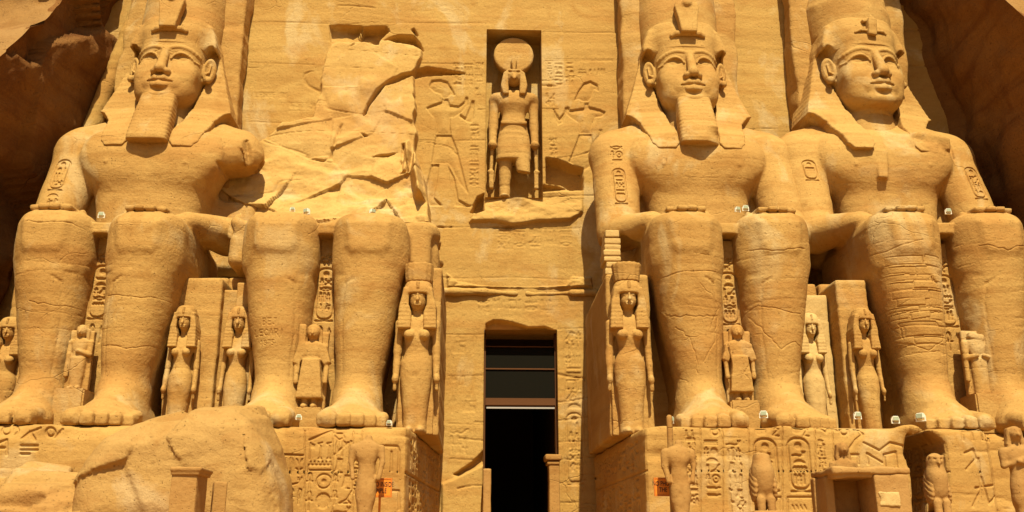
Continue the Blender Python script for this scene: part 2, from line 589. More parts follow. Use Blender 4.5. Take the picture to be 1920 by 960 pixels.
LET = {'L': [[(0, 1), (0, 0), (.7, 0)]], 'E': [[(.7, 1), (0, 1), (0, 0), (.7, 0)], [(0, .5), (.55, .5)]],
       'S': [[(.7, .85), (.35, 1), (0, .8), (.1, .55), (.6, .45), (.7, .2), (.35, 0), (0, .15)]],
       'B': [[(0, 0), (0, 1), (.5, 1), (.6, .75), (.45, .52), (0, .52)], [(.45, .52), (.7, .28), (.5, 0), (0, 0)]],
       'W': [[(0, 1), (.2, 0), (.4, .7), (.6, 0), (.8, 1)]], 'A': [[(0, 0), (.35, 1), (.7, 0)], [(.15, .35), (.55, .35)]],
       'G': [[(.7, .8), (.35, 1), (0, .6), (.05, .2), (.4, 0), (.7, .2), (.7, .45), (.4, .45)]], 'O': [circ(.35, .5, .33, .48)],
       'N': [[(0, 0), (0, 1), (.7, 0), (.7, 1)]], 'R': [[(0, 0), (0, 1), (.55, 1), (.65, .75), (.5, .5), (0, .5)], [(.3, .5), (.7, 0)]],
       'J': [[(.3, 1), (.7, 1)], [(.5, 1), (.5, .2), (.3, 0), (.05, .15)]], 'C': [[(.7, .8), (.35, 1), (0, .6), (0, .35), (.35, 0), (.7, .2)]],
       'I': [[(.35, 0), (.35, 1)]], '1': [[(.15, .8), (.35, 1), (.35, 0)]], '7': [[(0, 1), (.7, 1), (.25, 0)]],
       '8': [circ(.35, .74, .26, .25), circ(.35, .25, .32, .26)], '5': [[(.65, 1), (.1, 1), (.05, .55), (.45, .6), (.7, .35), (.45, 0), (0, .1)]], ' ': []}


def letters(p, txt, x0, z0, h, sw=0.03, dep=0.03):
    x = x0
    for ch in txt:
        for st in LET[ch]:
            p.line([(x + a * h * .75, z0 + b * h) for a, b in st], sw, dep)
        x += h * .8


# ------------------------------------------------------------------ objects
def link(name, V, Fs, mat, parent=None, smooth=True):
    me = bpy.data.meshes.new(name)
    V = np.asarray(V, np.float32)
    if isinstance(Fs, np.ndarray) and Fs.shape[1] == 4:
        nf = len(Fs)
        me.vertices.add(len(V))
        me.vertices.foreach_set('co', V.ravel())
        me.loops.add(nf * 4)
        me.loops.foreach_set('vertex_index', Fs.astype(np.int32).ravel())
        me.polygons.add(nf)
        me.polygons.foreach_set('loop_start', np.arange(0, nf * 4, 4, dtype=np.int32))
        me.polygons.foreach_set('use_smooth', np.full(nf, smooth, bool))
        me.update(calc_edges=True)
        me.validate()
    else:
        me.from_pydata([tuple(v) for v in V.tolist()], [], [tuple(f) for f in Fs])
        if smooth:
            me.polygons.foreach_set('use_smooth', np.ones(len(me.polygons), bool))
        me.update()
    me.materials.append(mat)
    o = bpy.data.objects.new(name, me)
    COL.objects.link(o)
    if parent is not None:
        o.parent = parent
        o.matrix_parent_inverse = parent.matrix_world.inverted() if False else o.matrix_parent_inverse
    return o


def root(name, loc, label, cat, group=None):
    o = bpy.data.objects.new(name, None)
    COL.objects.link(o)
    o.location = loc
    tag(o, label, cat, group)
    return o


def tag(o, label, cat, group=None):
    o['label'] = label
    o['category'] = cat
    if group:
        o['group'] = group
    return o


def part(name, V, Fs, mat, parent, smooth=True):
    """child mesh given in world coordinates"""
    V = np.asarray(V, float) - np.array(parent['base'] if 'base' in parent else parent.location)
    return link(name, V, Fs, mat, parent, smooth)


def sub(name, V, Fs, mat, parent, top, smooth=True):
    """grand-child mesh given in world coordinates (parts sit at their thing's origin)"""
    V = np.asarray(V, float) - np.array(top.location)
    return link(name, V, Fs, mat, parent, smooth)


def thing_mesh(name, V, Fs, mat, label, cat, group=None, smooth=True):
    V = np.asarray(V, float)
    base = np.array([(V[:, 0].min() + V[:, 0].max()) / 2, (V[:, 1].min() + V[:, 1].max()) / 2, V[:, 2].min()])
    o = link(name, V - base, Fs, mat, None, smooth)
    o.location = base
    return tag(o, label, cat, group)


def boxes(lst, bevel=0.0):
    """joined boxes (x0, x1, y0, y1, z0, z1), chamfered by bevel -> V, faces"""
    import bmesh
    bm = bmesh.new()
    for x0, x1, y0, y1, z0, z1 in lst:
        r = bmesh.ops.create_cube(bm, size=1.0)
        for v in r['verts']:
            v.co = ((x0 + x1) / 2 + v.co.x * (x1 - x0), (y0 + y1) / 2 + v.co.y * (y1 - y0), (z0 + z1) / 2 + v.co.z * (z1 - z0))
    if bevel:
        bmesh.ops.bevel(bm, geom=list(bm.edges), offset=bevel, segments=2, affect='EDGES')
    bm.verts.ensure_lookup_table()
    V = np.array([v.co[:] for v in bm.verts])
    Fs = [tuple(v.index for v in f.verts) for f in bm.faces]
    bm.free()
    return V, Fs


def gridmesh(Xa, Za, Yf):
    """sheet over an (x, z) lattice with y given -> V, quads facing -y"""
    X, Z = np.meshgrid(Xa, Za, indexing='ij')
    V = np.stack([X, Yf, Z], -1).reshape(-1, 3)
    nx, nz = len(Xa), len(Za)
    i = np.arange(nx * nz).reshape(nx, nz)
    q = np.stack([i[:-1, :-1], i[1:, :-1], i[1:, 1:], i[:-1, 1:]], -1)
    return V, q


# ------------------------------------------------------------------ materials
def stone(name, base, alt, dark, rough=0.9, bump=0.5, strata=1.0, streak=0.0, seed=0.0, pale=None):
    base, alt, dark = [tuple(v * w for v, w in zip(c, (.84, .778, .63))) for c in (base, alt, dark)]
    pale = tuple(v * .8 for v in pale) if pale else None
    m = bpy.data.materials.new(name)
    m.use_nodes = True
    nt = m.node_tree
    N, L = nt.nodes, nt.links
    bs = N['Principled BSDF']
    bs.inputs['Roughness'].default_value = rough
    bs.inputs['Specular IOR Level'].default_value = 0.12
    geo = N.new('ShaderNodeNewGeometry')

    def mapped(sc, off):
        mp = N.new('ShaderNodeMapping')
        mp.inputs['Scale'].default_value = sc
        mp.inputs['Location'].default_value = (off + seed, off * 1.7, off * .6)
        L.new(geo.outputs['Position'], mp.inputs['Vector'])
        return mp.outputs[0]

    def noise(vec, scale, detail, rgh=0.6, dist=0.0):
        n = N.new('ShaderNodeTexNoise')
        n.inputs['Scale'].default_value = scale
        n.inputs['Detail'].default_value = detail
        n.inputs['Roughness'].default_value = rgh
        n.inputs['Distortion'].default_value = dist
        L.new(vec, n.inputs['Vector'])
        return n.outputs[0]

    def ramp(src, a, b, v0=0.0, v1=1.0):
        r = N.new('ShaderNodeMapRange')
        r.inputs[1].default_value, r.inputs[2].default_value = a, b
        r.inputs[3].default_value, r.inputs[4].default_value = v0, v1
        L.new(src, r.inputs[0])
        return r.outputs[0]

    def mix(fac, a, b):
        x = N.new('ShaderNodeMix')
        x.data_type = 'RGBA'
        L.new(fac, x.inputs['Factor'])
        for s, v in ((6, a), (7, b)):
            if isinstance(v, tuple):
                x.inputs[s].default_value = (*v, 1)
            else:
                L.new(v, x.inputs[s])
        return x.outputs[2]

    def math_(op, a, b):
        x = N.new('ShaderNodeMath')
        x.operation = op
        for i, v in enumerate((a, b)):
            if isinstance(v, (int, float)):
                x.inputs[i].default_value = v
            else:
                L.new(v, x.inputs[i])
        return x.outputs[0]

    big = noise(mapped((.22, .22, .3), 3.1), 1.0, 3)
    c = mix(ramp(big, .38, .62), base, alt)
    bed = noise(mapped((.1, .1, 1.5), 8.3), 1.0, 5, .65, .4)
    blot = noise(mapped((.55, .55, .7), 6.6), 1.0, 4, .6, .8)
    c = mix(ramp(blot, .53, .66, 0, .6), c, dark)
    c = mix(ramp(bed, .5, .68, 0, .6 * strata), c, dark)
    bed2 = noise(mapped((.25, .25, 5.0), 1.3), 1.0, 4, .6, .3)
    c = mix(ramp(bed2, .56, .7, 0, .35 * strata), c, dark)
    if pale is not None:
        pl = noise(mapped((.5, .5, .35), 12.7), 1.0, 4, .6, .6)
        c = mix(ramp(pl, .54, .64, 0, .7), c, pale)
        rd = noise(mapped((.16, .16, .45), 21.3), 1.0, 5, .62, 1.0)
        c = mix(ramp(rd, .53, .64, 0, .55), c, tuple(v * w for v, w in zip(base, (.86, .70, .60))))
    if streak:
        sk = noise(mapped((2.4, 2.4, .12), 5.5), 1.0, 4, .6)
        c = mix(ramp(sk, .55, .75, 0, streak), c, dark)
    grain = noise(geo.outputs['Position'], 9.0, 5, .7)
    c = mix(ramp(grain, .35, .75, 0, .24), c, tuple(v * .62 for v in dark))
    pits = noise(geo.outputs['Position'], 16.0, 2, .5)
    c = mix(ramp(pits, .68, .74, 0, .5), c, tuple(v * .4 for v in dark))
    L.new(c, bs.inputs['Base Color'])
    b1 = noise(mapped((.8, .8, 7.0), 2.2), 1.0, 5, .7, .25)
    h = math_('MULTIPLY', b1, .42 * strata)
    h = math_('ADD', h, math_('MULTIPLY', grain, .8))
    h = math_('SUBTRACT', h, math_('MULTIPLY', ramp(pits, .66, .76), .6))
    vo = N.new('ShaderNodeTexVoronoi')
    vo.feature = 'DISTANCE_TO_EDGE'
    vo.inputs['Scale'].default_value = 1.0
    wv = N.new('ShaderNodeVectorMath')
    wv.operation = 'ADD'
    nz = N.new('ShaderNodeTexNoise')
    nz.inputs['Scale'].default_value = 1.1
    nz.inputs['Detail'].default_value = 4
    L.new(geo.outputs['Position'], nz.inputs['Vector'])
    L.new(mapped((.3, .3, .7), 4.4), wv.inputs[0])
    sc_ = N.new('ShaderNodeVectorMath')
    sc_.operation = 'SCALE'
    sc_.inputs['Scale'].default_value = .3
    L.new(nz.outputs[1], sc_.inputs[0])
    L.new(sc_.outputs[0], wv.inputs[1])
    L.new(wv.outputs[0], vo.inputs['Vector'])
    crk = math_('MULTIPLY', ramp(vo.outputs['Distance'], 0.0, .012, 1, 0), ramp(big, .56, .64))
    h = math_('SUBTRACT', h, math_('MULTIPLY', crk, .6))
    bp = N.new('ShaderNodeBump')
    bp.inputs['Strength'].default_value = bump
    bp.inputs['Distance'].default_value = 0.06
    L.new(h, bp.inputs['Height'])
    L.new(bp.outputs[0], bs.inputs['Normal'])
    return m


def plain(name, col, rough=0.6, metal=0.0):
    m = bpy.data.materials.new(name)
    m.use_nodes = True
    nt = m.node_tree
    b = nt.nodes['Principled BSDF']
    n = nt.nodes.new('ShaderNodeTexNoise')
    n.inputs['Scale'].default_value = 22
    n.inputs['Detail'].default_value = 4
    r = nt.nodes.new('ShaderNodeMapRange')
    r.inputs[3].default_value, r.inputs[4].default_value = .7, 1.15
    nt.links.new(n.outputs[0], r.inputs[0])
    mx = nt.nodes.new('ShaderNodeVectorMath')
    mx.operation = 'SCALE'
    mx.inputs[0].default_value = col
    nt.links.new(r.outputs[0], mx.inputs['Scale'])
    nt.links.new(mx.outputs[0], b.inputs['Base Color'])
    b.inputs['Roughness'].default_value = rough
    b.inputs['Specular IOR Level'].default_value = .12 if rough > .7 else .4
    b.inputs['Metallic'].default_value = metal
    return m


M_WALL = stone('facade_sandstone', (.53, .345, .123), (.485, .295, .097), (.40, .215, .06), strata=.8, streak=.2, pale=(.63, .45, .21), bump=.6)
M_STAT = stone('statue_sandstone', (.53, .335, .123), (.485, .288, .10), (.37, .19, .054), seed=3.0, strata=.9, streak=.2, pale=(.60, .42, .19), bump=.7)
M_BASE = stone('plinth_sandstone', (.52, .32, .112), (.47, .28, .092), (.38, .195, .055), seed=9.0, strata=.8, pale=(.58, .39, .17), bump=.6)
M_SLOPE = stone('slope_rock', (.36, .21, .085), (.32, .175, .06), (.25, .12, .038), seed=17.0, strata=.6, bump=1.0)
M_ROCK = stone('boulder_sandstone', (.47, .295, .115), (.43, .255, .085), (.36, .185, .058), seed=14.0, strata=.45, bump=.8, pale=(.56, .38, .18))
M_CLIFF = stone('shade_darkened_cliff_rock', (.27, .13, .042), (.21, .09, .026), (.15, .055, .014), seed=20.0, strata=1.0, bump=1.0)  # base colour darkened to deepen the shade on the recess side walls
M_FRONT = stone('worn_sandstone', (.46, .27, .105), (.42, .24, .085), (.34, .165, .05), seed=27.0, strata=.5)
M_PALE = stone('pale_repair_mortar', (.62, .45, .22), (.58, .40, .18), (.5, .32, .12), seed=31.0, strata=.4)
M_FRESH = stone('fresh_broken_sandstone', (.60, .405, .165), (.55, .35, .125), (.44, .25, .075), seed=41.0, strata=.5, bump=.55, pale=(.66, .48, .24))
M_SAND = stone('sand', (.50, .36, .18), (.46, .31, .14), (.40, .25, .10), seed=35.0, strata=0.1)
M_DARK = plain('passage_painted_shade', (.05, .028, .012), .95)  # sandstone passage coloured near black to stand for its interior shade
M_WOOD = plain('brown_wood', (.11, .043, .014), .75)
M_GLASS = plain('dark_panel', (.006, .0045, .0015), .9)
M_STEEL = plain('pale_steel', (.55, .5, .42), .4, .6)
M_ORANGE = plain('orange_sign_paint', (.75, .22, .01), .5)
M_BLACK = plain('black_paint', (.012, .008, .005), .6)
M_WHITE = plain('white_enamel', (.78, .74, .6), .4)
M_LENS = plain('lamp_glass', (.35, .38, .25), .1)

# ================================================================== SETTING
def simple_sheet(name, x0, x1, y0, y1, n, zf, mat):
    xs, ys = np.linspace(x0, x1, n), np.linspace(y0, y1, n)
    X, Y = np.meshgrid(xs, ys, indexing='ij')
    V = np.stack([X, Y, zf(X, Y)], -1).reshape(-1, 3)
    i = np.arange(n * n).reshape(n, n)
    q = np.stack([i[:-1, :-1], i[1:, :-1], i[1:, 1:], i[:-1, 1:]], -1).reshape(-1, 4)
    o = link(name, V, q, mat)
    o['kind'] = 'structure'
    return o


TERR = 2.3
simple_sheet('ground', -300, 300, -300, 300, 121, lambda X, Y: 0.05 * fbm(X * .3, Y * .3, 0 * X, 2), M_SAND)
V, Fs = boxes([(-24, 24, -16.4, 14, 0.3, TERR)], 0.04)
link('terrace', V, Fs, M_FRONT, None, False)['kind'] = 'structure'

# ------------------------------------------------------------------ facade
DX0, DX1, DZ1 = -1.41, 1.41, 9.97
NX0, NX1, NZ0, NZ1 = -1.42, 0.92, 15.45, 23.12
FX0, FX1, FZ1 = -21.0, 21.0, 33.0


def axis_lines(segs, exact):
    a = np.concatenate([np.arange(s, e, d) for s, e, d in segs] + [np.array([segs[-1][1]])])
    for e in exact:
        a[np.argmin(np.abs(a - e))] = e
    return np.unique(a)


xa = axis_lines([(FX0, -11.6, .12), (-11.6, -4.6, .05), (-4.6, 4.6, .03), (4.6, FX1, .12)], [DX0, DX1, NX0, NX1, DX0 - .004, DX1 + .004])
za = axis_lines([(TERR - .3, 3.0, .1), (3.0, 13.0, .035), (13.0, 24.4, .035), (24.4, FZ1, .12)], [DZ1, NZ0, NZ1])
X, Z = np.meshgrid(xa, za, indexing='ij')
H = np.zeros(X.shape)
Z2 = (2, (450, 0))
z2 = lambda pts: PP(pts, 0, (450, 0, 2.0))
z3 = lambda pts: PP(pts, 0, (750, 0, 2.0))
zz = Z + .2 * vnoise(X * .25, 0 * X, Z * .1)
wear = .035 * fbm(X * .45, 0 * X + 3, Z * .5, 3) + .009 * vnoise(X * .12, 0 * X, zz * 2.6) + .005 * vnoise(X * .25, 0 * X + 5, zz * 7)
cr = np.abs(vnoise(X * .16, 0 * X + 8, zz * 1.3))
wear -= .05 * np.exp(-(cr / .02) ** 2) * (vnoise(X * .3, 0 * X + 2, Z * .4) > .15)
wear += .008 * fbm(X * 5, 0 * X, Z * 6, 2)
H += wear


def region(poly):
    p = np.array(poly)
    i0, i1 = np.searchsorted(xa, [p[:, 0].min() - .6, p[:, 0].max() + .6])
    j0, j1 = np.searchsorted(za, [p[:, 1].min() - .6, p[:, 1].max() + .6])
    sl = (slice(i0, i1), slice(j0, j1))
    return sl, polysdf(X[sl], Z[sl], poly)


def smooth01(t):
    t = np.clip(t, 0, 1)
    return t * t * (3 - 2 * t)


# what is left of the second colossus' torso on the wall
REM = z2([(338, 160), (322, 230), (300, 330), (275, 450), (165, 470), (60, 560), (-60, 640), (-110, 880), (722, 900), (700, 690), (668, 590),
          (662, 450), (662, 290), (690, 192), (640, 150), (430, 165)])
sl, q = region(REM)
qn = q + .12 * fbm(X[sl] * 1.6, 0 * X[sl], Z[sl] * 1.6, 3)
zt = Z[sl]
prof = np.interp(zt, [11.0, 12.4, 13.6, 15.0, 16.6, 18.4, 20.5, 22.4], [2.7, 2.4, 1.75, .95, .62, .42, .30, .12])
rough = .10 * fbm(X[sl] * .7, 0 * X[sl] + 7, zt * .8, 4) + .055 * facet(X[sl], 0 * X[sl], zt, 5, 26, (-12, -.2, 12), (-4, .2, 23))
rough *= np.interp(zt, [13, 15.5, 17.5, 22], [2.2, 1.6, .5, .2])
xe = np.interp(zt, [p[1] for p in z2([(705, 800), (668, 590), (662, 450), (662, 290)])], [p[0] for p in z2([(705, 800), (668, 590), (662, 450), (662, 290)])])
rough += np.exp(-np.maximum(xe - X[sl], 0) / .45) * np.interp(zt, [12, 14, 17.5, 19.2], [.7, .75, .45, .05]) * (.6 + .8 * fbm(X[sl] * 1.6, 0 * X[sl] + 2, zt * .8, 3))
st = prof * 3.2 + .9 * fbm(X[sl] * .5, 0 * X[sl] + 12, zt * .5, 3)
prof = prof * .6 + .4 * (np.floor(st) + smooth01((st - np.floor(st)) * 3.5)) / 3.2 + .06 * fbm(X[sl] * 3, 0 * X[sl], zt * 3.5, 3) * np.interp(zt, [14, 17.5, 19], [1, .35, .1])
rem_sl, rem_q = sl, qn
H[sl] = np.where(qn < 0, wear[sl] + (prof + rough) * smooth01(-qn / .10), H[sl])
# narrow standing blades of rock at its right edge
for pts, hh in ((z2([(600, 690), (612, 560), (640, 540), (655, 600), (640, 690)]), .5), (z2([(640, 690), (650, 600), (668, 590), (690, 700), (705, 800), (660, 790)]), .8)):
    sl, q = region(pts)
    H[sl] += hh * smooth01(-q / .25)
# broken notch at its top: undercut slabs
for NOT, dmax in ((z2([(335, 92), (400, 92), (462, 97), (445, 138), (405, 162), (384, 158), (333, 158)]), .55), (z2([(462, 99), (550, 95), (562, 118), (528, 150), (521, 182), (470, 165), (440, 150)]), .7),
                  (z2([(562, 138), (605, 126), (655, 132), (676, 160), (692, 194), (680, 197), (650, 178), (590, 172), (535, 152)]), .6), (z2([(640, 110), (652, 104), (672, 135), (662, 138)]), .3)):
    sl, q = region(NOT)
    zhi, zlo = max(p_[1] for p_ in NOT), min(p_[1] for p_ in NOT)
    t = np.clip((zhi - Z[sl]) / (zhi - zlo), 0, 1)
    q = q + .03 * fbm(X[sl] * 3, 0 * X[sl], Z[sl] * 3, 2)
    H[sl] -= np.where(q < 0, dmax * (1 - .75 * t) * smooth01(-q / .07) * (1 + .5 * fbm(X[sl] * 1.5, 0 * X[sl] + 9, Z[sl] * 1.5, 3)), 0)
# curved break line running from the relief panel down into the remnant
for pts, dp in (([(662, 262), (700, 250), (780, 262), (845, 272), (842, 278), (760, 282), (690, 286), (640, 300), (590, 322), (545, 335), (520, 372), (492, 408), (470, 450), (463, 452), (480, 405), (515, 350), (560, 312), (610, 288), (645, 280)], .45),
                ([(605, 690), (612, 560), (622, 560), (640, 680)], .3), ([(490, 612), (560, 600), (600, 592), (560, 612)], .25),
                ([(455, 515), (485, 530), (470, 532)], .25), ([(405, 188), (440, 165), (430, 180)], .2),
                ([(340, 620), (378, 490), (390, 475), (384, 500), (350, 620)], .12), ([(280, 615), (320, 622), (345, 612), (320, 628)], .15)):
    sl, q = region(z2(pts))
    q = q + .02 * fbm(X[sl] * 5, 0 * X[sl], Z[sl] * 5, 2)
    H[sl] -= np.where(q < 0.02, dp * smooth01((-q + .02) / .07), 0)
# broken stone below the niche
LED = z3([(255, 838), (270, 800), (322, 762), (440, 728), (600, 712), (690, 712), (690, 800), (640, 832), (520, 838), (420, 850), (340, 838)])
sl, q = region(LED)
H[sl] += np.where(q < 0, smooth01((Z[sl] - 13.35) / .9) * (.2 - .12 * smooth01((Z[sl] - 14.4) / 1.2) + .12 * fbm(X[sl] * 1.2, 0 * X[sl], Z[sl] * 2.2, 3)) * smooth01(-q / .12), 0)
for pts, dp in (([(545, 588), (600, 596), (640, 612), (690, 628), (690, 715), (640, 718), (600, 695), (545, 690)], .75),
                ([(262, 798), (285, 735), (318, 722), (318, 795), (285, 806)], .6),
                ([(114, 848), (160, 846), (215, 852), (160, 858)], .2), ([(284, 852), (400, 848), (510, 852), (400, 860)], .2), ([(440, 695), (560, 690), (640, 712), (520, 722), (470, 712)], .3)):
    sl, q = region(z3(pts))
    q = q + .03 * fbm(X[sl] * 4, 0 * X[sl], Z[sl] * 4, 2)
    H[sl] -= np.where(q < 0, dp * smooth01(-q / .1), 0)
# broken lintel over the doorway and the repaired lower left jamb
for pts, dp in (([(908, 632), (910, 606), (925, 598), (960, 603), (990, 612), (1020, 612), (1044, 618), (1046, 632)], .32),
                ([(848, 890), (880, 868), (900, 850), (906, 838), (907, 866), (884, 882), (860, 894)], .28)):
    sl, q = region(PP(pts))
    q = q + .03 * fbm(X[sl] * 3, 0 * X[sl], Z[sl] * 3, 2)
    H[sl] -= np.where(q < 0, dp * smooth01(-q / .08), 0)
sl, q = region(PP([(826, 906), (850, 896), (884, 880), (908, 868), (908, 1010), (826, 1010)]))
H[sl] += np.where(q < 0, .2 * smooth01(-q / .1), 0)
# rubble above the cornice
sl, q = region(PP([(838, 541), (836, 510), (860, 528), (905, 536), (1000, 538), (1060, 535), (1072, 518), (1110, 520), (1112, 541)]))
H[sl] += np.where(q < 0, (.12 + .18 * np.abs(fbm(X[sl] * 1.7, 0 * X[sl], Z[sl] * 3, 3))) * smooth01(-q / .08), 0)

# incised drawing on the facade
rg = random.Random(4)
FP = Pat(-11.5, 2.6, 4.5, 25, .022)
FP.k = .75
KING_L = [[(98, 402), (128, 390), (157, 380), (158, 366), (180, 370), (188, 392), (220, 396), (240, 380), (246, 362), (256, 364), (255, 392), (235, 418), (205, 438), (190, 440), (188, 470), (193, 502), (135, 502), (133, 470), (126, 440), (108, 420)],
          [(220, 422), (245, 440), (262, 400), (268, 375), (280, 378), (276, 440), (268, 460), (250, 455), (222, 437)],
          [(135, 504), (193, 504), (215, 560), (250, 700), (258, 730), (225, 690), (182, 614), (150, 614), (118, 612), (126, 550)],
          [(118, 614), (148, 616), (140, 680), (128, 740), (160, 772), (104, 772), (100, 690)],
          [(180, 618), (205, 665), (211, 700), (220, 748), (274, 777), (205, 772), (190, 700)],
          [(108, 322), (118, 300), (150, 297), (178, 305), (195, 330), (210, 358), (190, 354), (178, 367), (160, 366), (152, 352), (130, 345), (112, 330)]]
KING_R = [[(620, 400), (640, 412), (690, 405), (692, 383), (706, 383), (710, 400), (750, 410), (772, 420), (762, 436), (735, 440), (722, 470), (720, 500), (672, 500), (668, 460), (635, 438), (615, 418)],
          [(575, 405), (598, 443), (620, 415), (628, 398), (637, 405), (610, 460), (592, 470), (578, 440)],
          [(652, 378), (668, 340), (690, 310), (715, 303), (742, 318), (746, 345), (730, 335), (722, 362), (706, 380), (690, 381), (670, 372)],
          [(672, 502), (720, 502), (730, 560), (735, 610), (690, 640), (632, 606), (655, 550)]]
for poly in KING_L + KING_R:
    FP.sunk(z3(poly), .13, .22)
for pts in ([(150, 318), (175, 330), (188, 350)], [(690, 330), (672, 352)], [(125, 310), (140, 325), (165, 330)]):
    FP.line(z3(pts), .05, .07)
for a, b, c, d in ((198, 235, 236, 332), (240, 235, 274, 335), (284, 235, 312, 320), (552, 235, 570, 330), (580, 235, 612, 340), (620, 232, 654, 340), (264, 465, 294, 700), (560, 520, 590, 600),
                   (668, 258, 700, 282), (705, 258, 735, 285), (742, 258, 772, 285), (545, 350, 580, 400), (285, 330, 300, 370)):
    (xa_, zb_), (xb_, za_) = z3([(a, b)])[0], z3([(c, d)])[0]
    column(FP, xa_, za_, xb_, zb_, rg, .045, .06, .05)
for u in (236, 278, 316, 575, 616, 660):
    FP.line(z3([(u, 228), (u, 340)]), .025, .03)
FP.line(z3([(80, 238), (200, 240), (320, 245)]), .03, .05)
FP.line(z3([(545, 228), (800, 228)]), .03, .04)
FP.line(z3([(70, 525), (190, 527), (320, 525)]), .035, .05)
FP.line(z3([(800, 230), (800, 420)]), .03, .04)
# frieze below the ledge (shallow), lintel and jamb inscriptions
for x0, x1, zt_, zb_, dp, w in ((-.9, 2.3, 14.1, 13.2, .035, .05), (-1.7, 1.4, 11.2, 10.5, .035, .05)):
    x = x0
    while x < x1 - .4:
        column(FP, x, zb_, x + .5, zt_, rg, w, dp, .05)
        x += .62
for (u0, v0, u1, v1, dp) in ((1060, 622, 1092, 770, .06), (842, 628, 895, 700, .03), (842, 705, 895, 790, .03), (842, 800, 880, 850, .04)):
    (ax_, az_), (bx_, bz_) = P(u0, v0), P(u1, v1)
    column(FP, ax_, bz_, bx_, az_, rg, .055, dp, .06)
(ax_, az_), (bx_, bz_) = P(1062, 775), P(1094, 905)
cartouche(FP, ax_, bz_, bx_, az_, rg, .055, .07)
FP.line(PP([(1060, 615), (1057, 700), (1058, 905)]), .03, .05)
FP.line(PP([(1096, 615), (1098, 905)]), .03, .04)
for pts in ([(833, 627), (880, 628), (907, 627)], [(836, 550), (835, 620)], [(840, 705), (905, 704)], [(840, 795), (905, 796)], [(1046, 617), (1100, 615)]):
    FP.line(PP(pts), .03, .04)
# joints of the sawn blocks
for pts in ([(470, 41), (560, 42), (640, 46), (700, 42), (905, 44)], [(1018, 60), (1100, 61), (1160, 61)], [(1050, 0), (1053, 60)], [(868, 0), (868, 30)], [(715, 0), (714, 40)], [(805, 428), (900, 425), (1000, 430), (1088, 428)],
            [(835, 522), (960, 520), (1090, 525)], [(470, 228), (560, 232), (590, 235)], [(668, 230), (676, 180), (680, 145)], [(470, 118), (590, 122)], [(1020, 110), (1150, 112)]):
    FP.line(PP(pts), .03, .035)
x_, z_ = P(478, 182)
letters(FP, 'LESSE BS', x_, z_, .22, .035, .04)
x_, z_ = P(545, 204)
letters(FP, 'WAGGONER', x_, z_, .24, .035, .045)
FP.line(PP([(541, 193), (588, 193)]), .03, .03)
FP.line(PP([(541, 208), (588, 207)]), .03, .03)
H -= FP.sample(X, Z)
V, q = gridmesh(xa, za, -H)
cx, cz = (xa[:-1] + xa[1:]) / 2, (za[:-1] + za[1:]) / 2
hole = ((cx[:, None] > DX0) & (cx[:, None] < DX1) & (cz[None] < DZ1)) | ((cx[:, None] > NX0) & (cx[:, None] < NX1) & (cz[None] > NZ0) & (cz[None] < NZ1))
q = q[~hole]
fac = root('temple_facade', (0, 0, TERR), 'sunlit rock-cut sandstone temple wall with dark central doorway and falcon niche', 'facade')
fresh = np.zeros(X.shape, bool)
fresh[rem_sl] = rem_q < 0
sl, qq_ = region(LED)
fresh[sl] |= qq_ < 0
fresh = (fresh[:-1, :-1] & fresh[1:, 1:])[~hole]
part('wall', V, q[~fresh], M_WALL, fac)
part('broken_rock', V, q[fresh], M_FRESH, fac)


def lining(x0, x1, z0, z1, y0, y1):
    V = [(x0, y0, z0), (x1, y0, z0), (x1, y0, z1), (x0, y0, z1), (x0, y1, z0), (x1, y1, z0), (x1, y1, z1), (x0, y1, z1)]
    return np.array(V, float), [(0, 4, 7, 3), (1, 2, 6, 5), (3, 7, 6, 2), (0, 1, 5, 4), (4, 5, 6, 7)]


V, Fs = lining(NX0, NX1, NZ0, NZ1, -.12, 1.15)
part('niche', V, Fs, M_WALL, fac, False)
V, Fs = lining(DX0, DX1, TERR - .3, DZ1, -.15, 1.6)
part('doorway', V, Fs[:4], M_WALL, fac, False)
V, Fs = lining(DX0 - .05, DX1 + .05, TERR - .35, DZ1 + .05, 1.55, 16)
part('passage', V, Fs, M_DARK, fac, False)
v = Vol((-3.3, -.5, 10.9), (3.3, .3, 12.0), .035)
for x0, x1 in ((-3.05, -1.42), (2.02, 2.95)):
    v.add(cap((x0, -.06, 11.5), (x1, -.06, 11.5), .15), .05)
v.add(cap((-1.4, -.02, 11.5), (-.2, .02, 11.46), .11), .05)
v.add(cap((.3, .03, 11.46), (1.9, .02, 11.5), .1), .05)
v.warp(lambda a, b, c: .07 * fbm(a * 1.6, b * 2, c * 2, 3) * (1 + 0 * c))
V, q = v.mesh()
part('cornice_moulding', weather(V, q, .02, .01), q, M_WALL, fac)
# round moulding that edges the facade on the left
v = Vol((-22.5, -1.2, 2), (-14.5, .5, 27), .08)
v.chain([P(15, 700, -.4)[:1] + (-.4, 8.2), P(178, 225, -.4)[:1] + (-.4, P(178, 225, -.4)[1]), P(268, 0, -.4)[:1] + (-.4, P(268, 0, -.4)[1])], .36)
V, q = v.mesh()
part('edge_moulding', weather(V, q, .03, .02), q, M_WALL, fac)

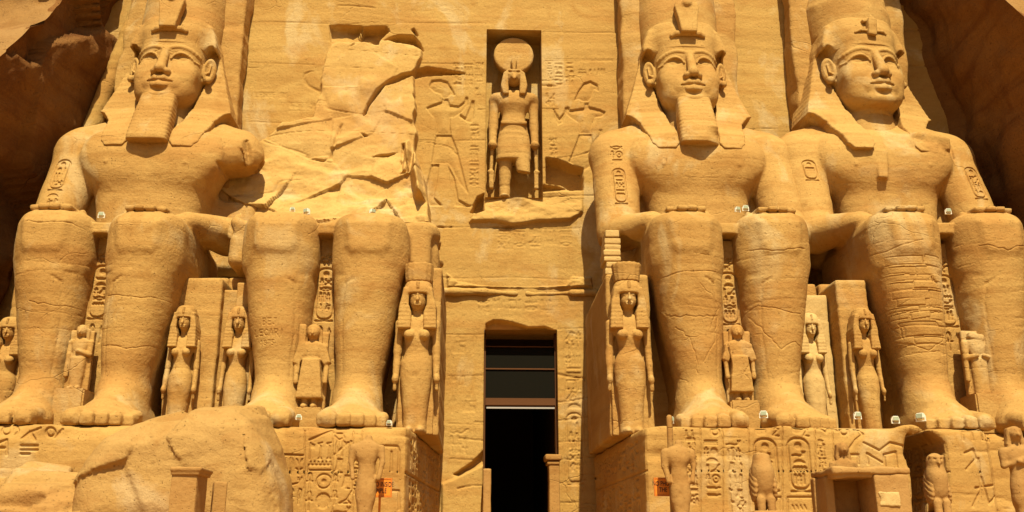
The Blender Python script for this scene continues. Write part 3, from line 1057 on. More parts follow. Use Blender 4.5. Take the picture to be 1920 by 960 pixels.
# ------------------------------------------------------------------ cliffs on both sides of the sawn recess
def cliff(side):
    """s runs from the facade edge (0) out to the cliff front (1) and on over the natural slope; z goes up"""
    ns, nz = 200, 190
    s = np.linspace(0, 1, ns)[:, None]
    z = np.linspace(-.5, 36, nz)[None]
    # facade edge, and the corner where the sawn side wall meets the natural slope
    if side < 0:
        edge = np.interp(z, [0, 8, 11, 15.2, 18.5, 24, 36], [-21.4, -20.8, -20.2, -19.0, -18.0, -16.8, -14.0])
        xf = np.interp(z, [0, 12, 18.0, 20.08, 20.9, 22.0, 26, 36], [-21.5, -20.0, -18.35, -17.95, -17.75, -17.55, -16.8, -14.2])
        yf = np.interp(z, [0, 12, 18.0, 20.08, 20.9, 22.0, 26, 36], [-13.0, -9.0, -6.0, -4.8, -4.2, -3.5, -2.0, -.8])
    else:
        edge = -np.interp(z, [0, 8, 14.4, 19.7, 24.8, 36], [21.0, 19.9, 18.6, 17.6, 16.7, 14.0])
        xf = -np.interp(z, [0, 12, 19.7, 21.3, 26, 36], [20.9, 19.8, 17.7, 17.45, 16.4, 14])
        yf = np.interp(z, [0, 12, 19.7, 21.3, 26, 36], [-13.5, -11.5, -7.2, -6.2, -3.6, -.8])
    s1 = .62
    t = np.clip(s / s1, 0, 1)
    w = np.clip((s - s1) / (1 - s1), 0, 1)
    x = edge + (xf - edge) * t ** .9 - 26 * w
    y = .4 + (yf - .4) * t + 2.0 * w
    x, y, zz_ = np.broadcast_arrays(x, y, z)
    n1 = fbm(x * .22 + 40 * side, y * .35, zz_ * .35 + y * .22, 4)
    fct = facet(x, y, zz_, 31 + side, 70, (-24, -14, 0), (-14, 0, 30)) if side < 0 else facet(-x, y, zz_, 37, 70, (-24, -14, 0), (-14, 0, 30))
    bed = vnoise(x * .1, y * .15, (zz_ - y * .55) * 1.3)
    amp = np.clip(s * 14, .15, 1)
    dx = (.55 * n1 + .26 * np.clip(fct, -2, 2) + .20 * bed + .12 * fbm(x * 1.2, y * 1.2, zz_ * 1.2, 3)) * amp
    wf = np.clip((s - s1 + .02) * 16, 0, 1)
    X_ = x + dx * (1 - wf)
    Y_ = y - (1.1 * n1 + .35 * np.clip(fct, -2, 2) + .25 * bed + .2 * fbm(x * .9, y * .9, zz_ * .9, 3)) * wf
    if side > 0:
        X_ = -X_
    V = np.stack([X_, Y_, zz_], -1).reshape(-1, 3)
    i = np.arange(ns * nz).reshape(ns, nz)
    q = np.stack([i[:-1, :-1], i[:-1, 1:], i[1:, 1:], i[1:, :-1]], -1).reshape(-1, 4)
    if side > 0:
        q = q[:, ::-1]
    k_ = int(s1 * (ns - 1)) * (nz - 1)
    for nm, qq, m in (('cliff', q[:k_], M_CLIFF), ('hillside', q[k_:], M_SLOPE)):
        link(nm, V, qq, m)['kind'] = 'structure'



cliff(-1)
cliff(1)
xs_, zs_ = np.linspace(-60, 60, 90), np.linspace(0, 30, 40)
Xh, Th = np.meshgrid(xs_, zs_, indexing='ij')
V = np.stack([Xh, .3 + Th * 1.3 + .8 * fbm(Xh * .15, Th * .2, 0 * Xh, 3), 32.5 + Th * .7 + .6 * fbm(Xh * .2, Th * .2, 0 * Xh + 4, 3)], -1).reshape(-1, 3)
i = np.arange(90 * 40).reshape(90, 40)
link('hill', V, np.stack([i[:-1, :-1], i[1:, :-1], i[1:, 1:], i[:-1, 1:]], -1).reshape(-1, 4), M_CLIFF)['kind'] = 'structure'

# ------------------------------------------------------------------ plinths under the colossi
def plinth_vol(side):
    lo, hi = ((-17.8, -9.8, 2.2), (-2.6, .2, 5.8)) if side < 0 else ((2.2, -9.8, 2.2), (19.8, .2, 5.8))
    v = Vol(lo, hi, .075)

    def block(Xg, Yg, Zg):
        if side < 0:
            dx = np.maximum(Xg + 3.66 - (Yg + 9.0) * .075, -17.5 - Xg)
        else:
            dx = np.maximum(3.10 - (Yg + 9.0) * .04 - Xg, Xg - 19.5)
        front = -9.0
        return smax(smax(dx, np.maximum(front - Yg, Yg + 0.05), .12), np.maximum(Zg - 5.2, 2.25 - Zg), .14)
    v.add((block, np.array(lo), np.array(hi)), 0)
    return v


def rot_cut(v, pts, y0, y1, k=.08):
    v.cut(prism(pts, y0, y1, .03), k)


rg = random.Random(23)
v = plinth_vol(-1)
# eaten front edge
v.warp(lambda a, b, c: np.clip(1 - np.abs(c - 5.2) / .5, 0, 1) * np.clip((-8.5 - b) / .4, 0, 1) * (.12 + .22 * fbm(a * 1.1, b, c * 1.4, 3)), (-17.8, -9.8, 4.5), (-2.6, -8.2, 5.8))
V, q = v.mesh()
V = weather(V, q, .035, .02, .006, 2.0)
PT = Pat(-17.6, 2.25, -3.5, 5.3, .018)
PT.k = .75
zl = lambda pts: PP(pts, -9.0, (400, 480, 2.0))
for a, b, c, d in ((246, 742, 330, 960), (356, 700, 440, 980), (454, 690, 516, 980), (532, 740, 550, 900)):
    (x0, z1), (x1, z0) = zl([(a, b)])[0], zl([(c, d)])[0]
    column(PT, x0, max(z0, 2.4), x1, z1, rg, .042, .06, .045)
for u in (342, 447, 523, 556):
    PT.line(zl([(u, 655), (u, 980)]), .035, .05)
for a in ([(360, 690), (440, 655)], [(455, 745), (505, 700)], [(245, 745), (335, 748)]):
    PT.line(zl(a), .06, .07)
PT.line(zl([(455, 675), (470, 690), (490, 680), (480, 665), (462, 665)]), .05, .06)
for pts in ([(605, 810), (612, 720), (625, 712), (690, 714), (697, 730), (694, 810)], [(632, 735), (634, 800)], [(668, 735), (666, 805)], [(605, 880), (695, 880), (697, 950)]):
    PT.line(zl(pts), .06, .06)
zl2 = lambda pts: PP(pts, -9.0, (0, 480, 2.0))
PT.line(zl2(circ(18, 652, 18, 18)), .06, .08)
PT.line(zl2(circ(188, 660, 16, 16)), .06, .08)
for pts in ([(52, 640), (62, 655), (55, 668)], [(82, 684), (110, 660), (150, 645)], [(110, 660), (130, 690)], [(0, 700), (25, 690), (25, 745)], [(80, 712), (140, 712)], [(80, 728), (140, 728)], [(80, 742), (110, 742)], [(0, 720), (20, 720)],
            [(205, 680), (230, 650)]):
    PT.line(zl2(pts), .07, .08)
V, q = carve(V, q, PT, 1, 1, 4)
PS = Pat(-9.0, 2.25, -.2, 5.2, .02)
for j, (zb, zt_) in enumerate(((3.95, 4.95), (2.4, 3.75))):
    PS.line([(-9.0, zb - .1), (-.2, zb - .1)], .06, .06)
    y_ = -8.2
    while y_ < -.6:
        column(PS, y_, zb, y_ + .5, zt_, rg, .06, .08, .06)
        y_ += .62
V, q = carve(V, q, PS, 0, -1, 3)
left_plinth = thing_mesh('plinth', V, q, M_BASE, 'inscribed sandstone plinth left of the doorway, behind the huge fallen boulder', 'plinth', 'plinths of the colossi')

v = plinth_vol(1)
rot_cut(v, PP([(1702, 800), (1712, 815), (1745, 806), (1772, 830), (1778, 900), (1775, 1010), (1716, 1010), (1712, 900), (1700, 850)], -9.0), -9.8, -5.6, .2)
v.warp(lambda a, b, c: np.clip(1 - np.abs(c - 5.2) / .5, 0, 1) * np.clip((-8.5 - b) / .4, 0, 1) * (.03 + .16 * fbm(a * 1.1, b, c * 1.4, 3)), (2.2, -9.8, 4.5), (19.8, -8.2, 5.8))
v.warp(lambda a, b, c: np.clip((a - 13.0) / .2, 0, 1) * .25 * np.clip((-7.3 - b) / .6, 0, 1) + 0 * c, (12.6, -9.8, 2.2), (19.8, -6, 5.8))
# crumbled left corner
v.cut(ell((3.5, -9.35, 4.35), (.62, .45, .25)), .12)
v.cut(ell((4.05, -9.35, 3.75), (.35, .42, .2)), .12)
V, q = v.mesh()
V = weather(V, q, .03, .018, .006, 5.0)
PT = Pat(3.1, 2.25, 19.4, 5.25, .018)
PT.k = .75
zr = lambda pts: PP(pts, -9.0, (1100, 480, 2.0))
zr2 = lambda pts: PP(pts, -9.0, (1440, 480, 2.0))
for a, b, c, d in ((372, 655, 420, 940), (440, 690, 506, 920), (520, 690, 600, 980), (865, 690, 918, 980)):
    (x0, z1), (x1, z0) = zr([(a, b)])[0], zr([(c, d)])[0]
    column(PT, x0, max(z0, 2.4), x1, z1, rg, .045, .065, .045)
for a, b, c, d in ((628, 686, 722, 872), (752, 684, 846, 874)):
    (x0, z1), (x1, z0) = zr([(a, b)])[0], zr([(c, d)])[0]
    cartouche(PT, x0, z0, x1, z1, rg, .06, .08)
for u in (428, 512, 610, 735, 858, 925):
    PT.line(zr([(u, 640), (u, 985)]), .035, .05)
PT.fill(zr(circ(655, 655, 24, 17)), .07, .04)
PT.fill(zr(circ(792, 650, 24, 18)), .07, .04)
PT.line(zr([(700, 640), (720, 650), (700, 672), (722, 675)]), .05, .06)
PT.line(zr([(812, 640), (830, 650), (815, 672), (835, 676)]), .05, .06)
PT.line(zr(circ(484, 658, 15, 13)), .06, .07)
for a, b in ((640, 730), (755, 850)):
    PT.line(zr([(a, 905), (b, 905), (b, 985)]), .05, .06)
    PT.line(zr([(a, 905), (a, 985)]), .05, .06)
    for i in range(4):
        PT.line(zr([(a + 18 + i * 15, 935), (a + 24 + i * 15, 950)]), .04, .05)
for a, b, c, d in ((190, 690, 232, 960),):
    (x0, z1), (x1, z0) = zr2([(a, b)])[0], zr2([(c, d)])[0]
    column(PT, x0, 2.4, x1, z1, rg, .045, .065, .045)
PT.line(zr2(circ(290, 655, 17, 15)), .06, .07)
for pts in ([(300, 730), (330, 690), (360, 668), (345, 650)], [(360, 700), (420, 730), (460, 700), (510, 712), (520, 760)], [(290, 745), (340, 745), (340, 780)], [(375, 780), (372, 740), (430, 775)], [(440, 790), (436, 745), (480, 735), (484, 790)],
            [(190, 645), (220, 660), (235, 640), (262, 655)], [(330, 650), (360, 640)],
            [(735, 690), (735, 660), (770, 660), (770, 690)], [(800, 650), (845, 652), (845, 692), (805, 690), (800, 650)], [(815, 660), (815, 690)], [(828, 662), (830, 690)], [(740, 740), (770, 725), (780, 760), (745, 800)], [(790, 760), (800, 880), (770, 940)],
            [(800, 830), (830, 930), (860, 900)], [(780, 870), (850, 860)], [(905, 650), (930, 640), (940, 665), (915, 672)], [(905, 690), (935, 688)]):
    PT.line(zr2(pts), .06, .07)
V, q = carve(V, q, PT, 1, 1, 4)
PS = Pat(-9.0, 2.25, -.2, 5.2, .02)
for j, (zb, zt_) in enumerate(((4.0, 4.9), (2.4, 3.85))):
    PS.line([(-9.0, zb - .08), (-.2, zb - .08)], .05, .04)
    y_ = -8.0
    while y_ < -.6:
        column(PS, y_, zb, y_ + .55, zt_, rg, .06, .05, .06)
        y_ += .66
V, q = carve(V, q, PS, 0, 1, 3)
thing_mesh('plinth', V, q, M_BASE, 'inscribed sandstone plinth right of the doorway with cartouches and a dark broken hollow', 'plinth', 'plinths of the colossi')

# ================================================================== COLOSSI
def head_mesh():
    """royal face, ears and neck about x = 0 (world y and z)"""
    v = Vol((-2.05, -4.75, 16.4), (2.05, -1.3, 21.0), .024)
    zs = [17.86, 18.02, 18.28, 18.7, 19.1, 19.6, 20.1, 20.6, 20.95]
    fr = [-3.66, -3.90, -4.0, -4.0, -3.98, -3.95, -4.0, -4.0, -3.92]
    bk = -1.5
    cy = [(f + bk) / 2 for f in fr]
    ry = [(bk - f) / 2 for f in fr]
    v.add(loft(zs, 0, cy, [.52, .82, 1.0, 1.13, 1.21, 1.26, 1.28, 1.28, 1.22], ry, [2.2, 2.2, 2.3, 2.4, 2.5, 2.6, 2.7, 2.7, 2.6], .15), 0)

    def ys(x, dz=0):
        return -2.74 - 1.23 * (1 - min(abs(x) / 1.27, .98) ** 2.6) ** (1 / 2.6) + dz
    v.add(cap((0, -2.4, 18.6), (0, -2.3, 16.3), 1.0, 1.15), .25)
    v.add(ell((0, -3.80, 18.14), (.52, .28, .26)), .18)
    v.add(mir(ell((.70, -3.60, 19.05), (.46, .34, .50))), .3)
    v.add(mir(ell((.74, -3.3, 18.5), (.36, .45, .42))), .3)
    v.add(ell((0, -3.86, 18.68), (.62, .24, .36)), .18)
    # eye sockets
    v.cut(mir(ell((.65, -4.16, 19.75), (.45, .40, .245), rotm(0, 0, 14))), .08)
    v.cut(mir(ell((.25, -4.2, 19.68), (.11, .2, .26))), .12)
    # nose: broad, flat-bottomed
    v.add(cap((0, -3.96, 20.02), (0, -4.24, 19.14), .15, .20), .10)
    v.add(ell((0, -4.28, 19.07), (.21, .19, .17)), .07)
    v.add(mir(ell((.22, -4.10, 19.0), (.16, .24, .15))), .06)
    v.cut(rbox((0, -4.42, 18.80), (.36, .26, .07), .03, rotm(-10, 0, 0)), .04)
    v.cut(mir(ell((.11, -4.2, 18.86), (.07, .12, .06))), .03)
    # eyeballs and lids
    v.add(mir(ell((.64, -3.56, 19.72), (.42, .25, .24), rotm(0, 0, 12))), .012)
    up_, lo_, br_ = [], [], []
    for i in range(11):
        t = i / 10
        x = .25 + .78 * t
        up_.append((x, ys(x, -.015), 19.66 + .25 * math.sin(math.pi * t ** .85) ** .75 + .03 * t))
        lo_.append((x, ys(x, .06), 19.66 - .12 * math.sin(math.pi * t) + .03 * t))
        x2 = .16 + 1.0 * t
        br_.append((x2, ys(x2, -.02), 20.04 + .17 * math.sin(math.pi * min(1, t * .85 + .12)) - .10 * t))
    v.chain(up_, .040, .03, False, True)
    v.chain(lo_, .034, .03, False, True)
    v.chain(br_, .060, .06, False, True)
    v.chain([up_[-1], (1.17, ys(1.17, -.0), 19.69)], .034, .03, False, True)
    # mouth: two full lips over a parting line
    ul = [(-.50, -3.90, 18.665), (-.34, -4.02, 18.70), (-.15, -4.10, 18.745), (0, -4.12, 18.725), (.15, -4.10, 18.745), (.34, -4.02, 18.70), (.50, -3.90, 18.665)]
    v.chain(ul, [.03, .10, .135, .125, .135, .10, .03], .03)
    ll = [(-.42, -3.92, 18.60), (-.22, -4.03, 18.50), (0, -4.08, 18.475), (.22, -4.03, 18.50), (.42, -3.92, 18.60)]
    v.chain(ll, [.03, .12, .15, .12, .03], .03)
    v.chain([(-.50, -3.97, 18.655), (-.3, -4.14, 18.61), (0, -4.25, 18.615), (.3, -4.14, 18.61), (.50, -3.97, 18.655)], .026, .03, True)
    v.cut(ell((0, -4.12, 18.27), (.34, .12, .07)), .1)
    # ears stand out and face forward
    R = rotm(0, 8, -52)
    v.add(mir(ell((1.46, -3.0, 19.64), (.11, .28, .52), R)), .04)
    v.cut(mir(ell((1.49, -3.12, 19.70), (.09, .17, .36), R)), .04)
    v.add(mir(ell((1.50, -3.08, 19.2), (.13, .15, .15))), .05)
    v.chain([(1.36, -3.12, 19.45), (1.48, -3.10, 19.52), (1.50, -3.05, 19.85), (1.43, -3.0, 20.0)], .04, .03, False, True)
    v.add(mir(rbox((1.35, -2.8, 19.55), (.15, .22, .4), .08)), .06)
    return v.mesh()


def torso_loft(grow=0.0):
    zs = [11.6, 12.4, 13.3, 14.2, 15.1, 15.9, 16.6, 17.1, 17.5]
    fr = [-3.3, -3.45, -3.5, -3.6, -3.84, -3.95, -3.78, -3.4, -3.0]
    bk = -1.1
    rx = [1.95, 1.9, 1.86, 1.98, 2.3, 2.62, 2.75, 2.35, 1.3]
    return loft(zs, 0, [(f - grow + bk) / 2 for f in fr], [r + grow for r in rx], [(bk - f + grow) / 2 for f in fr], [2.8, 2.8, 2.9, 3.0, 3.1, 3.1, 2.8, 2.4, 2.2], .3)


def headdress_mesh(broken_side=0):
    v = Vol((-2.9, -4.6, 15.4), (2.9, -.9, 22.0), .036)
    # band round the brow and cap over the skull
    v.add(loft([20.36, 20.7, 21.1, 21.5, 21.75], 0, [-2.62, -2.58, -2.5, -2.45, -2.4], [1.31, 1.40, 1.50, 1.50, 1.46], [1.385, 1.46, 1.5, 1.48, 1.4], 2.5, .06), 0)
    v.add(loft([20.34, 20.50], 0, -2.62, 1.32, 1.415, 2.5, .03), .02)
    # broad wings behind the ears running down, nearly flat, into the lappets on the chest
    wing = [(-.3, 21.35), (1.4, 21.3), (1.62, 20.75), (1.74, 20.35), (1.90, 19.8), (2.14, 19.0), (2.42, 18.2), (2.50, 17.88), (2.36, 17.74), (2.04, 17.5), (1.0, 17.1), (-.3, 17.0)]
    v.add(mir(prism(wing, -2.62, -1.2, .10)), .08)
    out = [(1.24, 20.3), (1.74, 20.35), (1.90, 19.8), (2.14, 19.0), (2.42, 18.2), (2.50, 17.88), (2.28, 17.76), (2.0, 17.4), (1.86, 16.7), (1.76, 16.22), (1.56, 16.0), (.92, 16.0), (.76, 16.2), (.90, 17.4), (1.08, 18.1), (1.26, 18.9), (1.34, 19.6)]
    lp, lo_, hi_ = mir(prism(out, -4.6, -1.5, .04))
    tf = torso_loft(.19)[0]

    def front(a, b, c):
        yf = spline([15.8, 16.8, 17.4, 17.85, 18.0, 18.8, 19.6, 20.4], [-3.9, -3.62, -3.35, -3.16, -3.06, -2.9, -2.78, -2.72], c) + .16 * np.maximum(np.abs(a) - 1.0, 0)
        pl = np.maximum((yf - b) * .9, b + 1.5)
        return smax(smin(pl, tf(a, b, c) + np.maximum(c - 17.2, 0) * 1.5, .2), lp(a, b, c), .05)
    v.add((front, lo_, hi_), .06)
    # the cloth flares out over the ears
    v.add(mir(prism([(.9, 21.3), (1.4, 21.4), (1.58, 21.05), (1.70, 20.66), (1.69, 20.46), (1.52, 20.47), (1.38, 20.43), (1.2, 20.40), (.9, 20.45)], -3.42, -1.6, .12)), .24)
    v.cut(mir(prism([(1.28, 20.2), (1.32, 20.40), (1.42, 20.54), (1.56, 20.56), (1.62, 20.40), (1.60, 19.9), (1.28, 19.9)], -3.6, -2.64, .03)), .02)
    if broken_side:
        v.cut(ell((broken_side * 2.6, -2.9, 17.45), (.42, .6, .42)), .15)
    v.warp(lambda a, b, c: .005 * np.sin(c * 30 + .9 * np.abs(a)) * (c < 20.3) * np.clip(np.abs(a) - .5, 0, .5) * 2 + 0 * b)
    return v.mesh()


def crown_mesh(broken, seed):
    v = Vol((-2.3, -4.6, 20.6), (2.3, -.4, 28.6), .07)
    if broken:
        v.add(loft([20.9, 21.5, 22.2, 22.9, 23.4], [0, 0, 0, 0, 0], [-2.45, -2.4, -2.4, -2.35, -2.3], [1.55, 1.66, 1.72, 1.70, 1.6], [1.44, 1.5, 1.55, 1.55, 1.45], 2.1, .3), 0)
        v.cut(ell((-1.2, -3.5, 23.9), (1.5, 2.0, .8), rotm(0, 14, 0)), .2)
        v.cut(ell((1.3, -2.8, 23.6), (1.1, 2.0, .75), rotm(0, -12, 0)), .2)
        v.warp(lambda a, b, c: np.clip((c - 22.2) / .6, 0, 1) * .3 * fbm(a * .9 + seed, b * .9, c * .9, 3))
    else:
        v.add(loft([20.9, 21.6, 22.6, 23.6, 24.6, 25.0], 0, [-2.45, -2.42, -2.38, -2.3, -2.25, -2.25], [1.56, 1.63, 1.66, 1.70, 1.78, 1.8], [1.46, 1.5, 1.54, 1.58, 1.68, 1.7], 2.1, .1), 0)
        v.add(loft([24.5, 25.6, 26.8, 27.7, 28.3], 0, -2.2, [1.5, 1.4, 1.15, .75, .5], [1.45, 1.35, 1.1, .7, .5], 2.0, .2), .05)
    return v.mesh()


def beard_mesh():
    v = Vol((-1.05, -4.9, 15.7), (1.05, -2.9, 18.5), .03)
    v.add(loft([16.12, 16.25, 16.7, 17.4, 17.95, 18.17], 0, [-4.02, -4.02, -3.96, -3.82, -3.70, -3.66], [.74, .745, .73, .69, .65, .63], [.44, .46, .44, .42, .38, .36], 5.0, .06), 0)
    v.warp(lambda a, b, c: .004 * np.sin(c * 40) + 0 * a + 0 * b)
    return v.mesh()


def uraeus_mesh(broken):
    v = Vol((-.75, -4.75, 20.4), (.75, -3.4, 22.5), .03)
    v.chain([(-.62, -3.98, 20.86), (-.45, -4.06, 20.92), (0, -4.1, 20.9), (.45, -4.06, 20.92), (.62, -3.98, 20.86)], .05 if broken else .10, .05)
    if broken:
        v.add(rbox((0, -4.1, 21.05), (.17, .16, .36), .06, rotm(8, 6, 0)), .05)
        v.add(rbox((-.16, -4.02, 21.38), (.16, .12, .07), .04, rotm(0, -28, 0)), .08)
        v.add(rbox((.12, -4.02, 21.5), (.12, .12, .07), .04, rotm(0, 38, 0)), .08)
    else:
        v.add(prism([(-.30, 20.85), (.30, 20.85), (.40, 21.5), (.50, 22.0), (.44, 22.22), (-.44, 22.22), (-.50, 22.0), (-.40, 21.5)], -4.40, -4.0, .06), .03)
        v.add(ell((0, -4.34, 22.15), (.22, .2, .2)), .06)
    return v.mesh()


def legs(v, opts):
    zs = [5.1, 5.9, 6.6, 7.2, 8.0, 9.2, 10.4, 11.3, 11.95, 12.3, 12.48]
    fr = [-7.2, -7.15, -7.12, -7.16, -7.22, -7.32, -7.42, -7.48, -7.48, -7.36, -7.1]
    bk = [-5.3, -5.3, -5.35, -5.3, -5.1, -4.9, -4.8, -4.8, -4.8, -4.8, -4.8]
    v.add(mir(loft(zs, [1.22, 1.22, 1.23, 1.25, 1.29, 1.36, 1.42, 1.45, 1.44, 1.44, 1.44], [(f + k) / 2 for f, k in zip(fr, bk)], [.76, .74, .72, .77, .88, 1.02, 1.12, 1.17, 1.14, 1.06, .92], [(k - f) / 2 for f, k in zip(fr, bk)], [2.2, 2.2, 2.2, 2.2, 2.3, 2.4, 2.6, 2.9, 3.0, 3.0, 2.8], .35)), 0)
    v.add(mir(rbox((1.44, -4.4, 11.35), (1.17, 2.6, 1.08), .5)), .25)
    v.add(mir(loft([5.1, 6.6, 8.0, 9.2, 10.4, 11.3], [1.24, 1.26, 1.32, 1.38, 1.42, 1.44], -5.2, [.62, .62, .78, .92, 1.05, 1.1], 1.35, 5, .2)), .15)
    v.add(rbox((0, -4.4, 11.98), (.7, 2.35, .19), .05), .04)
    # knee-cap panel, shin muscle and calf line
    v.add(mir(prism([(.82, 11.95), (2.08, 11.95), (2.04, 11.2), (1.9, 11.0), (1.0, 11.0), (.88, 11.2)], -7.475, -6.8, .10)), .25)
    v.chain([(.80, -7.0, 6.8), (.72, -7.06, 8.2), (.70, -7.16, 9.3), (.80, -7.26, 9.95), (1.05, -7.38, 10.1)], .028, .05, True, True)
    v.cut(mir(cap((.28, -6.9, 10.3), (.62, -7.26, 10.25), .05)), .12)
    # feet
    v.add(mir(rbox((1.24, -6.6, 5.5), (.80, 1.3, .42), .34)), .35)
    v.add(mir(cap((1.24, -6.6, 6.2), (1.28, -8.0, 5.62), .66, .36)), .45)
    v.add(mir(ell((1.32, -7.75, 5.45), (1.0, .85, .36))), .25)
    for tx, ty, r, ln in ((.66, -8.66, .275, .7), (1.15, -8.72, .205, .7), (1.53, -8.62, .195, .7), (1.87, -8.47, .18, .6), (2.17, -8.28, .165, .55)):
        v.add(mir(cap((tx, ty + ln, 5.55), (tx, ty, 5.38), r * 1.02, r, (1, 1, 1))), .02)
        v.add(mir(rbox((tx, ty + .10, 5.34), (r * .95, .28, .18), .07)), .02)


def hand(v, side, z=12.55, broken=False):
    s = side
    v.add(rbox((s * 1.5, -5.9, z - .02), (.66, .8, .11), .09), .12)
    for i in range(4):
        x = s * (1.0 + .33 * i)
        ln = (.46, .56, .52, .36)[i]
        v.add(rbox((x, -6.6 - ln / 2, z - .03), (.158, .2 + ln / 2, .085), .05, rotm(5, 0, 0)), .012)
    v.add(cap((s * .92, -5.9, z - .03), (s * .70, -6.6, z - .05), .15, .11), .05)


def body_mesh(opts):
    v = Vol((-4.2, -9.15, 5.05), (4.2, -.9, 17.9), .046)
    legs(v, opts)
    v.add(torso_loft(), .3)
    v.add(mir(ell((1.18, -3.42, 15.75), (1.25, .46, .85))), .6)
    v.cut(cap((0, -4.22, 16.6), (0, -4.12, 14.9), .08, .06), .35)
    v.add(mir(ell((1.42, -3.96, 15.4), (.06, .06, .06))), .08)
    v.add(mir(cap((.7, -2.3, 17.55), (2.9, -2.35, 16.75), .6, .62)), .35)
    v.cut(ell((0, -3.62, 13.1), (.1, .2, .13)), .1)
    v.add(mir(ell((1.9, -3.0, 12.5), (.5, .8, .5))), .3)
    for s in (-1, 1):
        if opts.get('arm_lost') == s:
            v.add(ell((s * 2.85, -2.3, 16.35), (.95, .95, .85)), .3)
            v.cut(rbox((s * 3.5, -2.9, 15.3), (.95, 1.7, .55), .05, rotm(0, s * -14, 0)), .05)
            v.cut(rbox((s * 3.75, -3.55, 16.05), (.7, .55, .55), .05, rotm(20, 0, s * -25)), .05)
            v.warp(lambda a, b, c: .06 * np.clip(facet(a + 0 * b + 0 * c, b + 0 * a + 0 * c, c + 0 * a + 0 * b, 17, 26, (2.4, -3.6, 15), (4.2, -1, 17.4)), -1.5, 1.5) * np.clip((s * a - 2.9) / .3, 0, 1) * np.clip((17.0 - c) / .3, 0, 1), (2.6, -4, 14.9), (4.2, -.9, 17.3))
            v.add(rbox((s * 2.7, -1.2, 13.4), (.9, .5, 1.4), .3), .4)
        else:
            v.add(ell((s * 3.02, -2.4, 16.3), (.96, .98, .92)), .3)
            v.add(cap((s * 3.02, -2.45, 16.1), (s * 3.12, -3.15, 13.3), .90, .80, (1, 1.05, 1)), .25)
            v.add(ell((s * 3.12, -3.3, 13.0), (.80, .85, .75)), .2)
            v.add(cap((s * 1.9, -2.0, 15.2), (s * 2.4, -1.8, 12.5), .5, .6), .2)
        # forearm along the thigh
        v.add(cap((s * 3.2, -3.5, 12.75), (s * 2.3, -5.3, 12.62), .78, .46, (1, 1, .9)), .15)
        v.add(cap((s * 2.2, -5.3, 12.58), (s * 1.6, -6.0, 12.52), .40, .34, (1, 1, .6)), .2)
        hand(v, s)
        if opts.get('underside_lost') == s:
            v.cut(rbox((s * 3.3, -3.9, 12.0), (.75, .8, .42), .1, rotm(0, 0, 15)), .1)
    if opts.get('chest_slab'):
        v.add(rbox((1.75, -3.70, 16.45), (.75, .26, .30), .14, rotm(14, 8, 0)), .12)
        v.add(rbox((1.15, -3.82, 16.22), (.4, .18, .16), .1, rotm(10, 24, 0)), .12)
        v.warp(lambda a, b, c: .10 * fbm(a * 1.8, b * 1.8, c * 1.8, 3), (.6, -4.3, 15.9), (2.7, -3.3, 16.9))
        v.add(rbox((-.42, -3.92, 15.4), (.2, .12, .55), .06, rotm(0, 6, 0)), .08)
        v.add(rbox((-1.2, -3.92, 15.9), (.55, .08, .06), .04, rotm(0, 30, 0)), .1)
    if opts.get('belly_stone'):
        v.add(rbox((.35, -3.6, 12.72), (.75, .5, .3), .12, rotm(0, -12, 0)), .1)
        v.add(rbox((-.1, -4.2, 12.45), (.9, .5, .2), .1, rotm(0, 6, 10)), .1)
    if opts.get('bite'):
        for c, r in opts['bite']:
            v.cut(ell(c, r), .08)
    return v


_cache = {}
FACE_BASE = head_mesh()


def masonry(V, q, x0, x1, z0, z1, seed):
    """shin patched with courses of small blocks: joints eaten back, blocks standing out unevenly"""
    rgm = random.Random(seed)
    p = Pat(x0, z0, x1, z1, .02)
    z = z0 + .1
    while z < z1 - .15:
        h = rgm.uniform(.17, .34)
        t0, t1 = rgm.uniform(0, .45), rgm.uniform(0, .4)
        x = x0 + t0
        tilt = rgm.uniform(-.04, .04)
        while x < x1 - t1 - .1:
            w = min(rgm.uniform(.45, 1.5), x1 - t1 - x)
            j = lambda: rgm.uniform(-.04, .04)
            p.fill([(x + j(), z + j()), (x + w + j(), z + tilt + j()), (x + w + j(), z + h - .035 + tilt + j()), (x + j(), z + h - .035 + j())], rgm.uniform(.035, .10), .05)
            x += w + .03
        z += h
    m = p.d > 0
    p.d = .5 * np.where(m, .11 - p.d, np.where(np.arange(p.nz)[None, :] > 0, 0.035, 0)) * np.clip(np.minimum(p.X - x0, x1 - p.X) / .5, 0, 1) * np.clip(np.minimum(p.Z - z0, z1 - p.Z) / .12, 0, 1)
    return carve(V, q, p, 1, 1, 3, .2)


def lean(V, drop=0.0, hs=1.0, yaw=0.0):
    """the colossi lean back with the cliff above the lap"""
    W = ((np.array(V, float) - [0, -2.4, 17.6]) * hs) @ rotm(0, 0, yaw).T + [0, -2.4, 17.6]
    W[:, 2] -= drop * np.clip((W[:, 2] - 5.6) / 6.0, 0, 1)
    t = np.maximum(W[:, 2] - 12.7, 0)
    t = t * t / (t + .6)
    W[:, 1] += .175 * t
    W[:, 2] += .085 * t
    return W


